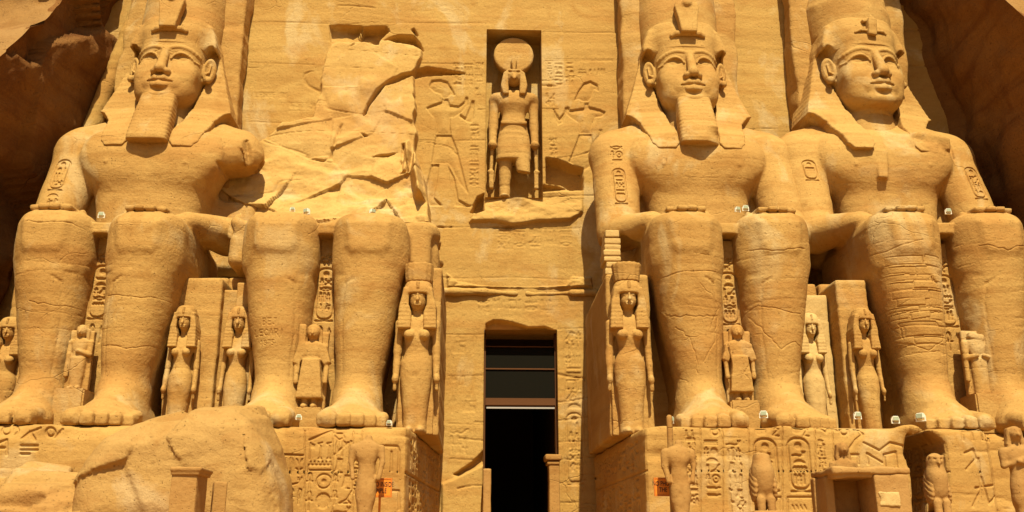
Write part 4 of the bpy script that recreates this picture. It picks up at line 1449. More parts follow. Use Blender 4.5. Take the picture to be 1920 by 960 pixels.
def colossus(ax, label, opts, seed):
    r = root('seated_colossus', (ax, -4.0, 5.2), label, 'colossus', 'seated colossi along the facade')
    off = np.array([ax, 0, 0])
    dz, hs = opts.get('drop', 0.0), opts.get('head_scale', 1.0)
    yaw = opts.get('yaw', 0.0)
    v = body_mesh(opts)
    V, q = v.mesh()
    V = weather(V, q, .035, .008, .008, seed)
    rgc = random.Random(int(seed * 10))
    for (x0, z0, x1, z1, kind) in opts.get('marks', ()):
        p = Pat(x0 - .1, z0 - .1, x1 + .1, z1 + .1, .018)
        if kind == 'cart':
            cartouche(p, x0, z0, x1, z1, rgc, .05, .06)
        else:
            column(p, x0, z0, x1, z1, rgc, .05, .05, .05)
        V, q = carve(V, q, p, 1, 1, 4, .2)
    if 'cracks' in opts:
        p = Pat(-3, 5.6, 3, 12.4, .018)
        for pts in opts['cracks']:
            xz = [(a - ax, b) for a, b in PP(pts, -7.1)]
            fine = []
            for (xa_, za_), (xb_, zb_) in zip(xz[:-1], xz[1:]):
                fine += [(xa_ + (xb_ - xa_) * t / 5 + rgc.uniform(-.035, .035), za_ + (zb_ - za_) * t / 5 + rgc.uniform(-.035, .035)) for t in range(5)]
            p.line(fine + [xz[-1]], .028, .022)
        V, q = carve(V, q, p, 1, 1, 3, .15)
    if 'masonry' in opts:
        V, q = masonry(V, q, *opts['masonry'], 5)
    part('body', lean(V, dz) + off, q, M_STAT, r)
    V, q = FACE_BASE
    hd = part('head', lean(weather(V, q, .008, .003, .003, seed), dz, hs, yaw) + off, q, M_STAT, r)
    if opts.get('beard', True):
        V, q = beard_mesh()
        if opts.get('beard_chip'):
            vb = V.copy()
            m = np.clip((V[:, 0] - .2) / .5, 0, 1) * np.clip((16.75 - V[:, 2]) / .3, 0, 1) * np.clip((-4.0 - V[:, 1]) / .3, 0, 1)
            vb[:, 1] += .3 * m
            V = vb
        sub('beard', lean(weather(V, q, .02, .008, .004, seed + 2), dz, hs, yaw) + off, q, M_STAT, hd, r)
    V, q = headdress_mesh(opts.get('cloth_broken', 0))
    part('headdress', lean(weather(V, q, .02, .008, .005, seed + 4), dz, hs, yaw) + off, q, M_STAT, r)
    V, q = crown_mesh(opts.get('crown_broken', False), seed)
    part('crown', lean(weather(V, q, .025, .009, .005, seed + 5), dz, hs, yaw) + off, q, M_STAT, r)
    V, q = uraeus_mesh(opts.get('uraeus_broken', False))
    part('cobra_ornament', lean(weather(V, q, .015, .008, .004, seed + 6), dz, hs, yaw) + off, q, M_STAT, r)
    v = Vol((-3.2, -2.2, 10.4), (3.2, .1, 27.5), .09)
    v.add(rbox((0, -.55, 18.8), (2.55, .6, 8.3), .08), 0)
    v.warp(lambda a, b, c: np.clip(np.abs(a) - 1.9, 0, 1) * (.25 + .5 * fbm(a * .4 + seed, b * .6, c * .5, 3)))
    V, q = v.mesh()
    part('back_pillar', weather(V, q, .05, .02, .0, seed + 7) + off, q, M_STAT, r)
    throne(r, off, seed, rgc)
    return r


def throne(r, off, seed, rgc):
    v = Vol((-3.9, -6.5, 5.2), (3.9, .1, 11.2), .08)
    v.add(rbox((0, -2.2, 8.0), (3.60, 2.22, 2.76), .06), 0)
    v.add(rbox((0, -3.0, 10.9), (2.4, 1.4, .3), .1), .1)
    V, q = v.mesh()
    part('throne', weather(V, q, .03, .02, .006, seed + 8) + off, q, M_STAT, r)
    v = Vol((-.8, -6.5, 5.2), (.8, -4.2, 11.9), .06)
    v.add(rbox((0, -5.2, 8.5), (.62, .95, 3.25), .05), 0)
    V, q = v.mesh()
    V = weather(V, q, .015, .008, 0, seed + 9)
    p = Pat(-.5, 5.4, .5, 11.6, .018)
    p.line([(-.36, 7.6), (-.36, 11.3)], .035, .04)
    p.line([(.36, 7.6), (.36, 11.3)], .035, .04)
    cartouche(p, -.28, 8.9, .28, 10.6, rgc, .05, .07)
    glyph(p, 'bee', -.28, 10.7, .56, .4, .05, .07)
    glyph(p, 'ankh', -.25, 8.05, .3, .6, .05, .07)
    glyph(p, 'reed', .08, 8.05, .2, .6, .05, .07)
    V, q = carve(V, q, p, 1, 1, 4)
    part('inscribed_panel', V + off, q, M_STAT, r)


AX = (-13.85, -6.65, 6.6, 13.9)
colossus(AX[0], 'leftmost seated colossus, bearded and crowned, missing its left upper arm below the shoulder', dict(
    cracks=[[(60, 560), (110, 566), (150, 562)], [(205, 545), (260, 552), (320, 548)], [(190, 640), (240, 648), (285, 640)], [(60, 408), (90, 412), (130, 408), (160, 415)]],
    arm_lost=1, belly_stone=True, drop=.25, cloth_broken=1, marks=[(-3.35, 14.4, -2.85, 15.6, 'cart'), (-3.3, 13.5, -2.85, 14.2, 'col'), (-.9, 14.9, .5, 15.2, 'col')]), 1.0)
colossus(AX[2], 'complete seated colossus just right of the doorway, with long squared beard and both arms', dict(
    cracks=[[(1232, 522), (1265, 515), (1340, 512)], [(1236, 565), (1255, 588), (1268, 593), (1310, 596), (1345, 592)], [(1268, 612), (1290, 632), (1302, 660), (1308, 700)], [(1345, 592), (1340, 640), (1318, 680)], [(1395, 585), (1420, 575), (1500, 590), (1512, 612)],
            [(1410, 590), (1440, 630), (1462, 655), (1455, 690)], [(1258, 640), (1268, 700), (1290, 712)], [(1400, 470), (1450, 478), (1505, 470)], [(1462, 655), (1490, 640), (1510, 652)]],
    underside_lost=-1, beard_chip=True, marks=[(-3.3, 13.9, -2.85, 15.3, 'cart'), (-3.3, 15.4, -2.85, 16.3, 'col'), (-.3, 14.85, .7, 15.15, 'col')],
    bite=[((2.2, -7.2, 7.75), (.16, .4, .09))]), 4.0)
colossus(AX[3], 'rightmost seated colossus, without a beard, its shin patched with small stone blocks', dict(
    cracks=[[(1600, 470), (1660, 478), (1720, 462)], [(1830, 470), (1880, 480), (1918, 470)], [(1690, 640), (1740, 660), (1770, 640)]],
    beard=False, chest_slab=True, drop=-.1, head_scale=1.05, yaw=6.0, crown_broken=True, uraeus_broken=True, marks=[(-3.3, 14.9, -2.8, 15.7, 'cart'), (2.95, 14.2, 3.45, 15.5, 'cart')],
    masonry=(-2.5, -.35, 7.6, 10.9)), 8.0)

# ------------------------------------------------------------------ the broken colossus: legs, lap and throne only
r2 = root('broken_colossus', (AX[1], -4.0, 5.2), 'broken seated colossus left of the doorway, only its lower legs and lap remaining', 'colossus', 'seated colossi along the facade')
off = np.array([AX[1], 0, 0])
v = Vol((-4.2, -9.15, 5.05), (4.2, -.2, 14.0), .048)
legs(v, {})
rb = random.Random(3)
v.add(rbox((0, -3.0, 11.8), (3.35, 2.8, .85), .25), .2)
v.add(rbox((3.0, -3.6, 11.0), (.6, 1.6, 1.0), .25), .3)
v.warp(lambda a, b, c: np.clip((c - 11.9) / .4, 0, 1) * np.clip((b + 6.2) / .8, 0, 1) * (.10 + .45 * fbm(a * .8, b * .8, c * .8 + 4, 3) + .12 * facet(a + 0 * b + 0 * c, b + 0 * a + 0 * c, c + 0 * a + 0 * b, 8, 40, (-4, -7, 11), (4, 0, 14))), (-4.2, -6.4, 11.7), (4.2, -.2, 14.0))
V, q = v.mesh()
V = weather(V, q, .035, .008, .008, 12.0)
p = Pat(-2.2, 7.0, -.5, 9.0, .016)
letters(p, 'BEJ', -1.7, 8.55, .2, .03, .02)
letters(p, 'LECARI', -1.95, 8.2, .2, .03, .02)
letters(p, '1875', -1.75, 7.9, .15, .025, .02)
V, q = carve(V, q, p, 1, 1, 4, .2)
V[:, 2] -= .2 * np.clip((V[:, 2] - 5.6) / 6.0, 0, 1)
part('body', V + off, q, M_STAT, r2)
throne(r2, off, 12.0, random.Random(77))

# ------------------------------------------------------------------ falcon-headed god in the niche
NB = 15.45
v = Vol((-1.35, -.75, NB - .1), (1.35, 1.2, 23.2), .035)
zo = NB
v.add(loft([zo + 2.15, zo + 2.8, zo + 3.3, zo + 3.75, zo + 4.35, zo + 4.75, zo + 4.98], 0, [.25, .25, .25, .25, .2, .25, .3], [.60, .58, .47, .45, .62, .68, .35], [.42, .4, .33, .33, .42, .38, .3], 2.5, .15), 0)
v.add(mir(ell((.68, .28, zo + 4.62), (.26, .3, .28))), .15)
v.add(mir(cap((.76, .3, zo + 4.5), (.78, .25, zo + 3.3), .2, .17)), .1)
v.add(mir(cap((.78, .25, zo + 3.3), (.80, .1, zo + 2.55), .165, .13)), .05)
v.add(mir(ell((.80, .05, zo + 2.42), (.16, .2, .17))), .05)
v.add(loft([zo + 1.75, zo + 2.3, zo + 3.35], 0, .22, [.66, .62, .48], [.44, .42, .36], 2.8, .06), .06)
v.add(rbox((0, .2, zo + 3.35), (.49, .4, .07), .04), .03)
v.add(cap((-.3, .25, zo + 1.9), (-.34, .3, zo + .2), .27, .2), .06)
v.add(ell((-.36, .1, zo + .1), (.2, .45, .14)), .1)
v.add(cap((.3, .05, zo + 2.0), (.36, -.05, zo + 1.15), .29, .26), .06)
v.cut(rbox((.4, -.1, zo + .82), (.5, .6, .3), .05, rotm(10, 12, 0)), .06)
v.add(mir(cap((.82, .15, zo + 2.3), (.86, .15, zo + 1.1), .07, .06)), .04)
v.add(mir(ell((.86, .12, zo + 1.25), (.13, .12, .1))), .04)
v.add(mir(rbox((.84, .15, zo + .85), (.09, .12, .35), .04)), .05)
V, q = v.mesh()
god = root('niche_statue', (-.25, .3, NB), 'falcon-headed god statue with large sun disc standing in the niche above the doorway', 'statue')
og = np.array([-.25, .12, 0])
V = V * [1.1, 1.05, 1]
part('body', weather(V, q, .025, .012, .006, 33) + og, q, M_STAT, god)
v = Vol((-.9, -.7, zo + 4.2), (.9, .9, zo + 6.4), .03)
v.add(ell((0, .1, zo + 5.5), (.40, .42, .36)), 0)
v.add(cap((0, -.22, zo + 5.5), (0, -.42, zo + 5.28), .16, .06), .08)
v.add(mir(ell((.2, -.2, zo + 5.55), (.11, .1, .09))), .02)
v.chain([(-.38, -.05, zo + 5.68), (-.2, -.28, zo + 5.72), (0, -.33, zo + 5.66), (.2, -.28, zo + 5.72), (.38, -.05, zo + 5.68)], .05, .03)
v.add(mir(prism([(.25, zo + 5.75), (.45, zo + 5.6), (.56, zo + 5.0), (.46, zo + 4.62), (.22, zo + 4.62), (.24, zo + 5.0)], -.32, .4, .06)), .05)
V, q = v.mesh()
hd = part('head', weather(V, q, .01, .005, .003, 34) + og, q, M_STAT, god)
v = Vol((-1.1, -.4, zo + 5.6), (1.1, .8, zo + 7.8), .035)
disc = lambda a, b, c: smax(np.sqrt(a * a + (c - (zo + 6.65)) ** 2) - .86, np.abs(b - .3) - .22, .12) + 0 * a
v.add((disc, np.array([-.9, 0, zo + 5.7]), np.array([.9, .6, zo + 7.6])), 0)
v.add(loft([zo + 5.75, zo + 6.0, zo + 6.25, zo + 6.4], 0, -.02, [.07, .09, .13, .06], .14, 3, .04), .03)
V, q = v.mesh()
part('sun_disc', weather(V, q, .01, .005, .003, 35) + og, q, M_STAT, god)

# ------------------------------------------------------------------ royal women and children
def queen_parts(h=5.3, modius=True, plumes=False, veil=True):
    k = h / 5.3
    v = Vol((-.85, -.95, -.05), (.85, .15, 4.75), .024)
    v.add(loft([0, .5, 1.1, 1.75, 2.1, 2.6, 2.95, 3.25, 3.5, 3.68], 0, [-.36, -.36, -.36, -.36, -.36, -.36, -.38, -.36, -.34, -.3], [.37, .36, .41, .48, .47, .33, .39, .5, .5, .26], [.3, .3, .32, .36, .35, .28, .32, .3, .27, .2], 2.3, .08), 0)
    v.cut(cap((0, -.80, 1.7), (0, -.74, .1), .07, .11), .12)
    v.add(mir(ell((.17, -.52, .08), (.14, .4, .12))), .06)
    v.add(mir(ell((.23, -.66, 3.0), (.17, .17, .16))), .05)
    v.add(mir(cap((.55, -.28, 3.42), (.6, -.3, 2.5), .135, .115)), .06)
    v.add(mir(cap((.6, -.3, 2.5), (.62, -.42, 1.75), .115, .09)), .04)
    v.add(mir(ell((.63, -.46, 1.65), (.1, .14, .15))), .04)
    v.add(mir(cap((.63, -.5, 1.62), (.64, -.45, 1.35), .05, .06)), .03)
    v.add(rbox((0, -.06, 2.0), (.55, .14, 2.0), .05), .05)
    v.add(cap((0, -.34, 3.5), (0, -.36, 3.95), .19, .19), .05)
    # face
    v.add(ell((0, -.5, 4.17), (.27, .3, .38)), .05)
    v.add(cap((0, -.79, 4.28), (0, -.86, 4.08), .035, .06), .03)
    v.cut(mir(ell((.115, -.83, 4.24), (.085, .08, .05))), .03)
    v.add(mir(ell((.115, -.73, 4.24), (.07, .06, .036))), .01)
    v.chain([(-.1, -.77, 3.98), (0, -.81, 3.99), (.1, -.77, 3.98)], .03, .02)
    v.chain([(-.09, -.77, 3.93), (0, -.8, 3.92), (.09, -.77, 3.93)], .026, .015)
    V1, q1 = v.mesh()
    v = Vol((-.75, -.95, 3.0), (.75, .15, 4.9), .026)
    v.add(loft([4.3, 4.5, 4.68, 4.78], 0, -.38, [.46, .44, .38, .28], [.46, .44, .36, .25], 2.3, .06), 0)
    v.add(mir(prism([(.25, 4.5), (.44, 4.5), (.56, 3.95), (.6, 3.18), (.2, 3.18), (.19, 3.7), (.28, 3.95)], -.74, -.05, .06)), .06)
    v.add(rbox((0, -.8, 4.56), (.04, .06, .12), .02), .03)
    v.warp(lambda a, b, c: .004 * np.sin(c * 50) * (c < 4.0) + 0 * a + 0 * b)
    V2, q2 = v.mesh()
    res = [('body', V1, q1, .012), ('wig', V2, q2, .012)]
    if modius:
        v = Vol((-.65, -.9, 4.6), (.65, .2, 5.45), .035)
        v.add(loft([4.72, 5.0, 5.32], 0, -.36, [.40, .44, .47], [.38, .4, .42], 2.1, .04), 0)
        v.warp(lambda a, b, c: .008 * np.sin(np.arctan2(a + 0 * c, b + .36 + 0 * c) * 14))
        V3, q3 = v.mesh()
        res.append(('crown', V3, q3, .02))
    if plumes:
        v = Vol((-.65, -.6, 4.6), (.65, .2, 5.9), .035)
        v.add(rbox((0, -.2, 5.2), (.30, .16, .55), .06), 0)
        V3, q3 = v.mesh()
        res.append(('crown', V3, q3, .03))
    return [(n, V * k, q, a) for n, V, q, a in res]


Q_FULL = queen_parts(5.3)
Q_WIG = queen_parts(5.3, modius=False)
Q_PLUME = queen_parts(5.3, modius=False, plumes=True)


def queen(x, y, z, h, proto, label, seed, slab=None, rz=0, mat=None, sx=1.0):
    mat = mat or M_STAT
    r = root('queen_statue', (x, y, z), label, 'statue', 'royal women beside the colossi')
    k = h / 5.3
    c, s = math.cos(math.radians(rz)), math.sin(math.radians(rz))
    for n, V, q, a in proto:
        W = weather(V * k, q, a * 1.9 * k, .010 * k, .010, seed)
        W[:, 0] *= sx
        W = np.stack([W[:, 0] * c - W[:, 1] * s, W[:, 0] * s + W[:, 1] * c, W[:, 2]], 1)
        link(n, W, q, mat, r)
    if slab:
        x0, x1, y0, y1, h_ = slab
        v = Vol((x0 - .2, y0 - .2, -.1), (x1 + .2, y1 + .2, h_ + .3), .06)
        v.add(rbox(((x0 + x1) / 2, (y0 + y1) / 2, h_ / 2), ((x1 - x0) / 2, (y1 - y0) / 2, h_ / 2), .04), 0)
        V, q = v.mesh()
        link('back_slab', weather(V, q, .03, .015, .004, seed + 1), q, mat, r)
    return r


def queen_at(u0, v0, v1, Y, zb=5.28):
    """x and height of a standing figure from its pixel axis u0, head top v0 and feet v1"""
    x = P(u0, (v0 + v1) / 2, Y)[0]
    return x, P(u0, v0, Y)[1] - P(u0, v1, Y)[1], P(u0, v1, Y)[1]


G = 'royal women'
x, h, z = queen_at(781, 500, 812, -6.75)
queen(x, -6.2, 5.2, 5.4, Q_FULL, 'tall queen statue in modius crown and long wig, standing left of the doorway', 40, (-.62, .72, 0, 5.9, 5.45))
x, h, z = queen_at(1181, 500, 808, -6.75)
queen(x, -6.2, 5.2, 5.5, Q_FULL, 'tall queen statue in round crown, standing immediately right of the doorway', 41, (-.62, .8, 0, 5.9, 5.3))
x, h, z = queen_at(338, 575, 768, -6.3)
queen(x, -5.75, 5.16, (P(338, 575, -6.1)[1] - 5.16) * 5.3 / 4.78, Q_WIG, 'small queen statue against a tall slab at the left foot of the leftmost colossus', 42, (-.62, .95, .02, 1.35, 5.2), sx=.86)
x, h, z = queen_at(441, 530, 760, -6.2)
queen(x, -5.4, 5.16, (P(441, 528, -5.8)[1] - 5.16) * 5.3 / 5.75, Q_PLUME, 'queen statue half hidden behind the left edge of the broken colossus\'s shins', 43, (-.75, .62, .02, 1.0, 4.9), sx=.86)
x, h, z = queen_at(1530, 590, 770, -6.2)
queen(x, -5.5, 5.16, (P(1530, 588, -5.9)[1] - 5.16) * 5.3 / 4.78, Q_WIG, 'weathered pale queen statue peeking out beside the bearded right-hand colossus\'s left leg', 44, (-.5, .85, .02, 1.1, 4.9), mat=M_PALE, sx=.86)
x, h, z = queen_at(1625, 575, 790, -6.6)
queen(x, -6.2, 5.16, (P(1625, 578, -6.6)[1] - 5.16) * 5.3 / 4.78, Q_WIG, 'slim queen statue with tall broken headpiece beside the block-patched shin', 45, (-.58, .45, .02, 1.8, 5.25), sx=.82)
x, h, z = queen_at(2, 560, 740, -6.2)
queen(x, -5.4, 5.16, 4.2, Q_WIG, 'queen statue at the photo\'s left edge, mostly hidden behind the outermost shin', 46, (-.6, .6, .02, .8, 3.6))


def prince(x, y, z, h, kind, label, seed):
    v = Vol((-.6, -.55, -.05), (.6, .25, 2.6), .028)
    v.add(rbox((0, .08, 1.1), (.42, .12, 1.12), .04), 0)
    if kind != 'headless':
        v.add(ell((0, -.12, 2.16), (.17, .2, .21)), .04)
        v.add(cap((0, -.31, 2.2), (0, -.35, 2.1), .02, .04), .02)
        v.cut(mir(ell((.075, -.33, 2.2), (.055, .05, .03))), .02)
        v.chain([(-.06, -.31, 2.04), (.06, -.31, 2.04)], .02, .01)
    v.add(cap((0, -.06, 1.8), (0, -.08, 2.05), .11), .04)
    v.add(loft([1.15, 1.35, 1.6, 1.8, 1.92], 0, -.08, [.27, .24, .31, .36, .18], [.18, .17, .19, .17, .12], 2.3, .06), .05)
    if kind == 'child':
        v.add(loft([0, .3, .8, 1.2], 0, -.1, [.2, .22, .27, .28], [.17, .17, .2, .2], 2.2, .06), .06)
        v.cut(cap((0, -.34, .9), (0, -.32, .05), .04, .05), .06)
        v.add(cap((.36, -.06, 1.76), (.36, -.12, 1.32), .1, .09), .05)
        v.add(cap((.36, -.12, 1.32), (-.02, -.3, 1.42), .09, .07), .04)
        v.add(cap((-.36, -.06, 1.76), (-.36, -.1, 1.3), .1, .09), .05)
        v.add(cap((-.36, -.1, 1.3), (-.38, -.12, .55), .09, .08), .04)
        v.add(cap((.2, -.05, 2.2), (.24, -.06, 1.8), .09, .05), .04)
        v.add(mir(cap((.12, -.12, .1), (.13, -.36, .05), .1, .08)), .04)
    elif kind == 'headless':
        v.add(loft([0, .3, .8, 1.2], 0, -.1, [.26, .25, .27, .28], [.2, .18, .2, .2], 2.2, .06), .06)
        v.cut(cap((0, -.34, .9), (0, -.32, .05), .04, .05), .06)
        v.add(mir(cap((.38, -.06, 1.74), (.42, -.12, 1.25), .12, .1)), .05)
        v.add(mir(cap((.42, -.12, 1.25), (.12, -.32, 1.3), .1, .07)), .04)
        v.add(cap((-.42, -.1, 1.25), (-.44, -.12, .5), .09, .08), .04)
        v.add(rbox((0, -.1, 1.98), (.26, .16, .1), .05, rotm(0, 12, 0)), .06)
    else:
        v.add(prism([(-.24, 1.4), (.24, 1.4), (.36, .28), (-.36, .28)], -.34, .1, .04), .06)
        v.add(mir(prism([(.22, 1.86), (.4, 1.78), (.54, 1.3), (.34, 1.22), (.2, 1.5)], -.24, .1, .04)), .04)
        v.add(mir(cap((.42, -.1, 1.35), (.40, -.2, .75), .085, .07)), .03)
        v.add(mir(cap((.13, -.08, .35), (.13, -.1, .06), .09, .1)), .04)
        v.add(mir(cap((.13, -.12, .06), (.13, -.36, .05), .09, .07)), .03)
        if kind == 'robed':
            v.add(rbox((-.3, -.12, 2.0), (.1, .12, .4), .05), .05)
            v.add(cap((-.36, -.2, 1.0), (-.3, -.22, 2.3), .04), .02)
        else:
            v.add(cap((-.22, -.3, 1.0), (-.32, -.3, 1.75), .03), .02)
    V, q = v.mesh()
    r = root('prince_statue', (x, y, z), label, 'statue', 'small royal children between the colossal legs')
    k = h / 2.37
    link('body', weather(V * k, q, .02, .008, .010, seed), q, M_STAT, r)
    if kind != 'headless':
        v = Vol((-.35, -.42, 1.6), (.4, .2, 2.5), .028)
        v.add(ell((0, -.08, 2.22), (.205, .215, .2)), 0)
        v.cut(ell((0, -.36, 2.1), (.2, .16, .22)), .03)
        if kind == 'child':
            v.add(cap((.19, -.06, 2.2), (.25, -.08, 1.75), .09, .05), .05)
        else:
            v.add(mir(cap((.18, -.05, 2.2), (.21, -.06, 1.85), .07, .06)), .05)
        V, q = v.mesh()
        link('hair', weather(V * k, q, .008, .004, .003, seed + 1), q, M_STAT, r)
    return r


for (u, v0, v1, kind, lab) in ((144, 608, 730, 'child', 'small naked child statue with a sidelock, between the legs of the leftmost colossus'),
                               (583, 608, 765, 'robed', 'small robed prince statue with a standard, between the broken colossus\'s legs'),
                               (1388, 608, 752, 'fan', 'small robed prince statue with a fan, between the legs right of the doorway'),
                               (1838, 608, 738, 'headless', 'small headless statue with folded arms between the rightmost colossus\'s legs')):
    Y = -7.0
    x = P(u, (v0 + v1) / 2, Y)[0]
    z = P(u, v1, Y)[1]
    h = P(u, v0, Y)[1] - z
    prince(x, -6.75, z - .02, h, kind, lab, 50 + u * .1)
    V, Fs = boxes([(x - .45, x + .45, -7.25, -6.2, 5.2, z)], .05)
    o = link('footing', V - np.array([x, -6.75, z - .02]), Fs, M_STAT, bpy.data.objects[[o.name for o in bpy.data.objects if o.name.startswith('prince_statue')][-1]], False)

# ================================================================== LOOSE THINGS
# fallen boulder
bx, bz = P(335, 880, -10.2)
v = Vol((bx - 4.2, -12.6, 2.0), (bx + 4.4, -8.2, 6.4), .07)
outl = PP([(150, 960), (148, 905), (170, 858), (205, 815), (262, 790), (330, 772), (400, 764), (455, 762), (490, 782), (512, 842), (530, 905), (538, 1010), (150, 1010)], -10.2)
v.add(prism(outl, -11.6, -8.5, .9), 0)
v.warp(lambda a, b, c: .12 * np.clip(c - 2.5, 0, 4) * np.clip((-9.6 - b) / 1.5, 0, 1) * .9 + 0 * a)
fa = lambda a, b, c: facet(a + 0 * b + 0 * c, b + 0 * a + 0 * c, c + 0 * a + 0 * b, 21, 15, (bx - 4, -12, 2), (bx + 4, -9, 6))
v.warp(lambda a, b, c: +.045 * np.clip(fa(a, b, c), -2.5, 2.5) + .14 * fbm(a * .55, b * .55, c * .55 + 3, 4))
V, q = v.mesh()
thing_mesh('boulder', weather(V, q, .05, .02, .012, 60), q, M_ROCK, 'huge pale fallen boulder lying in front of the left plinth', 'boulder')
# rock behind the boulder at right, sloping dark edge
v = Vol((-10.4, -10.6, 2.1), (-6.6, -8.7, 5.9), .06)
v.add(prism(PP([(440, 775), (455, 760), (486, 758), (500, 790), (512, 850), (530, 960), (530, 1010), (470, 1010)], -9.6), -9.9, -8.9, .15), 0)
v.warp(lambda a, b, c: .16 * fbm(a * .9, b * .9, c * .9 + 7, 4))
V, q = v.mesh()
thing_mesh('boulder', weather(V, q, .04, .02, .01, 61), q, M_ROCK, 'upright broken slab wedged between the huge boulder and the left plinth', 'boulder')
# layered bedrock at the lower left
v = Vol((-20, -12.4, 1.9), (-11.2, -8.0, 4.7), .07)
rr = random.Random(9)
zc = 2.2
for (z0, z1, yb, xe) in ((1.9, 2.75, -11.6, -11.4), (2.7, 3.2, -11.0, -11.7), (3.15, 3.55, -10.3, -11.9), (3.5, 3.95, -9.6, -12.2), (3.9, 4.35, -8.9, -12.1)):
    v.add(rbox(((-20.5 + xe) / 2, (yb - 8.0) / 2, (z0 + z1) / 2), ((xe + 20.5) / 2, (-8.0 - yb) / 2, (z1 - z0) / 2), .12), .06)
v.warp(lambda a, b, c: .30 * fbm(a * .45, b * .5, c * .9, 4) + .10 * np.clip(facet(a + 0 * b + 0 * c, b + 0 * a + 0 * c, c + 0 * a + 0 * b, 25, 40, (-20, -12, 2), (-11, -8, 4.6)), -2, 2))
V, q = v.mesh()
thing_mesh('bedrock_ledge', weather(V, q, .04, .04, .01, 62), q, M_ROCK, 'layered broken bedrock steps at the photo\'s bottom left, beside the huge boulder', 'rock')

# little masonry prop under the elbow of the colossus right of the doorway
px0, pz1 = P(1132, 432, -4.7)
px1, pz0 = P(1164, 500, -4.7)
v = Vol((px0 - .3, -5.2, 10.2), (px1 + .3, -3.4, pz1 + .3), .03)
z = 10.45
k = 0
rr = random.Random(8)
while z < pz1:
    h = rr.uniform(.2, .3)
    v.add(rbox(((px0 + px1) / 2 + rr.uniform(-.03, .03), -4.3 + rr.uniform(-.04, .04), z + h / 2), ((px1 - px0) / 2 + rr.uniform(-.03, .03), .5, h / 2 - .012), .03), 0)
    z += h
v.add(rbox(((px0 + px1) / 2, -4.25, (10.4 + pz1) / 2), ((px1 - px0) / 2 - .06, .48, (pz1 - 10.4) / 2), .02), 0)
V, q = v.mesh()
thing_mesh('masonry_prop', weather(V, q, .015, .008, .004, 63), q, M_PALE, 'short prop of small pale blocks under the elbow right of the doorway', 'support')

# screen in the doorway
scr = root('door_screen', (0, .45, TERR), 'dark wooden screen with glass panels filling the top of the doorway', 'door screen')


def scr_part(name, bxs, mat, bev=.0):
    V, Fs = boxes(bxs, bev)
    return part(name, V, Fs, mat, scr, False)


zt1 = P(975, 692, .45)[1]
zb0, zb1 = P(975, 762, .45)[1], P(975, 748, .45)[1]
zs0 = P(975, 767, .45)[1]
zh = P(975, 650, .45)[1]
scr_part('side_post', [(-1.40, -1.345, .35, .55, TERR, 9.95)], M_WOOD)
scr_part('side_post', [(1.345, 1.40, .35, .55, TERR, 9.95)], M_WOOD)
scr_part('glass_panel', [(-1.345, 1.345, .45, .48, zt1 + .04, zh)], M_GLASS)
scr_part('glass_panel', [(-1.345, 1.345, .45, .48, zb1, zt1 - .04)], M_GLASS)
scr_part('rail', [(-1.345, 1.345, .40, .52, zt1 - .025, zt1 + .025)], M_WOOD)
scr_part('head_beam', [(-1.345, 1.345, .36, .6, zh, 9.4)], M_WOOD)
scr_part('transom', [(-1.345, 1.345, .22, .62, zb0, zb1)], M_WOOD, .02)
scr_part('steel_strip', [(-1.3, 1.3, .12, .2, zs0 - .03, zs0 + .03)], M_STEEL)

# low posts at the foot of the doorway
v = Vol((-2.0, -1.6, 2.0), (-.6, -.2, 4.6), .04)
x0, z1 = P(906, 872, -1.1)
x1 = P(921, 872, -1.1)[0]
v.add(rbox(((x0 + x1) / 2, -.8, (TERR + z1) / 2), ((x1 - x0) / 2, .35, (z1 - TERR) / 2), .05), 0)
V, q = v.mesh()
thing_mesh('door_post', weather(V, q, .015, .01, .005, 64), q, M_FRONT, 'plain low stone post on the left side of the dark doorway', 'post')
pr = root('door_post', ((P(1037, 900, -1.1)[0]), -.8, TERR), 'low capped stone post on the right side of the dark doorway', 'post')
x0, z1 = P(1029, 868, -1.1)
x1 = P(1049, 868, -1.1)[0]
v = Vol((x0 - .3, -1.6, 2.0), (x1 + .3, -.2, z1 + .3), .035)
v.add(rbox(((x0 + x1) / 2, -.8, (TERR + z1) / 2), ((x1 - x0) / 2, .35, (z1 - TERR) / 2), .04), 0)
V, q = v.mesh()
part('shaft', weather(V, q, .012, .008, .004, 65), q, M_FRONT, pr)
zc = P(1037, 853, -1.1)[1]
v = Vol((x0 - .4, -1.7, z1 - .2), (x1 + .4, -.1, zc + .2), .03)
v.add(rbox(((x0 + x1) / 2 - .03, -.8, (z1 + zc) / 2 + .05), ((x1 - x0) / 2 + .1, .46, (zc - z1) / 2 - .04), .04), 0)
v.add(rbox(((x0 + x1) / 2 - .03, -.8, z1), ((x1 - x0) / 2 + .04, .4, .06), .03), .02)
V, q = v.mesh()
part('cap', weather(V, q, .012, .008, .004, 66), q, M_FRONT, pr)

# ------------------------------------------------------------------ terrace front: osiride figures, falcons, altars
YF = -14.9


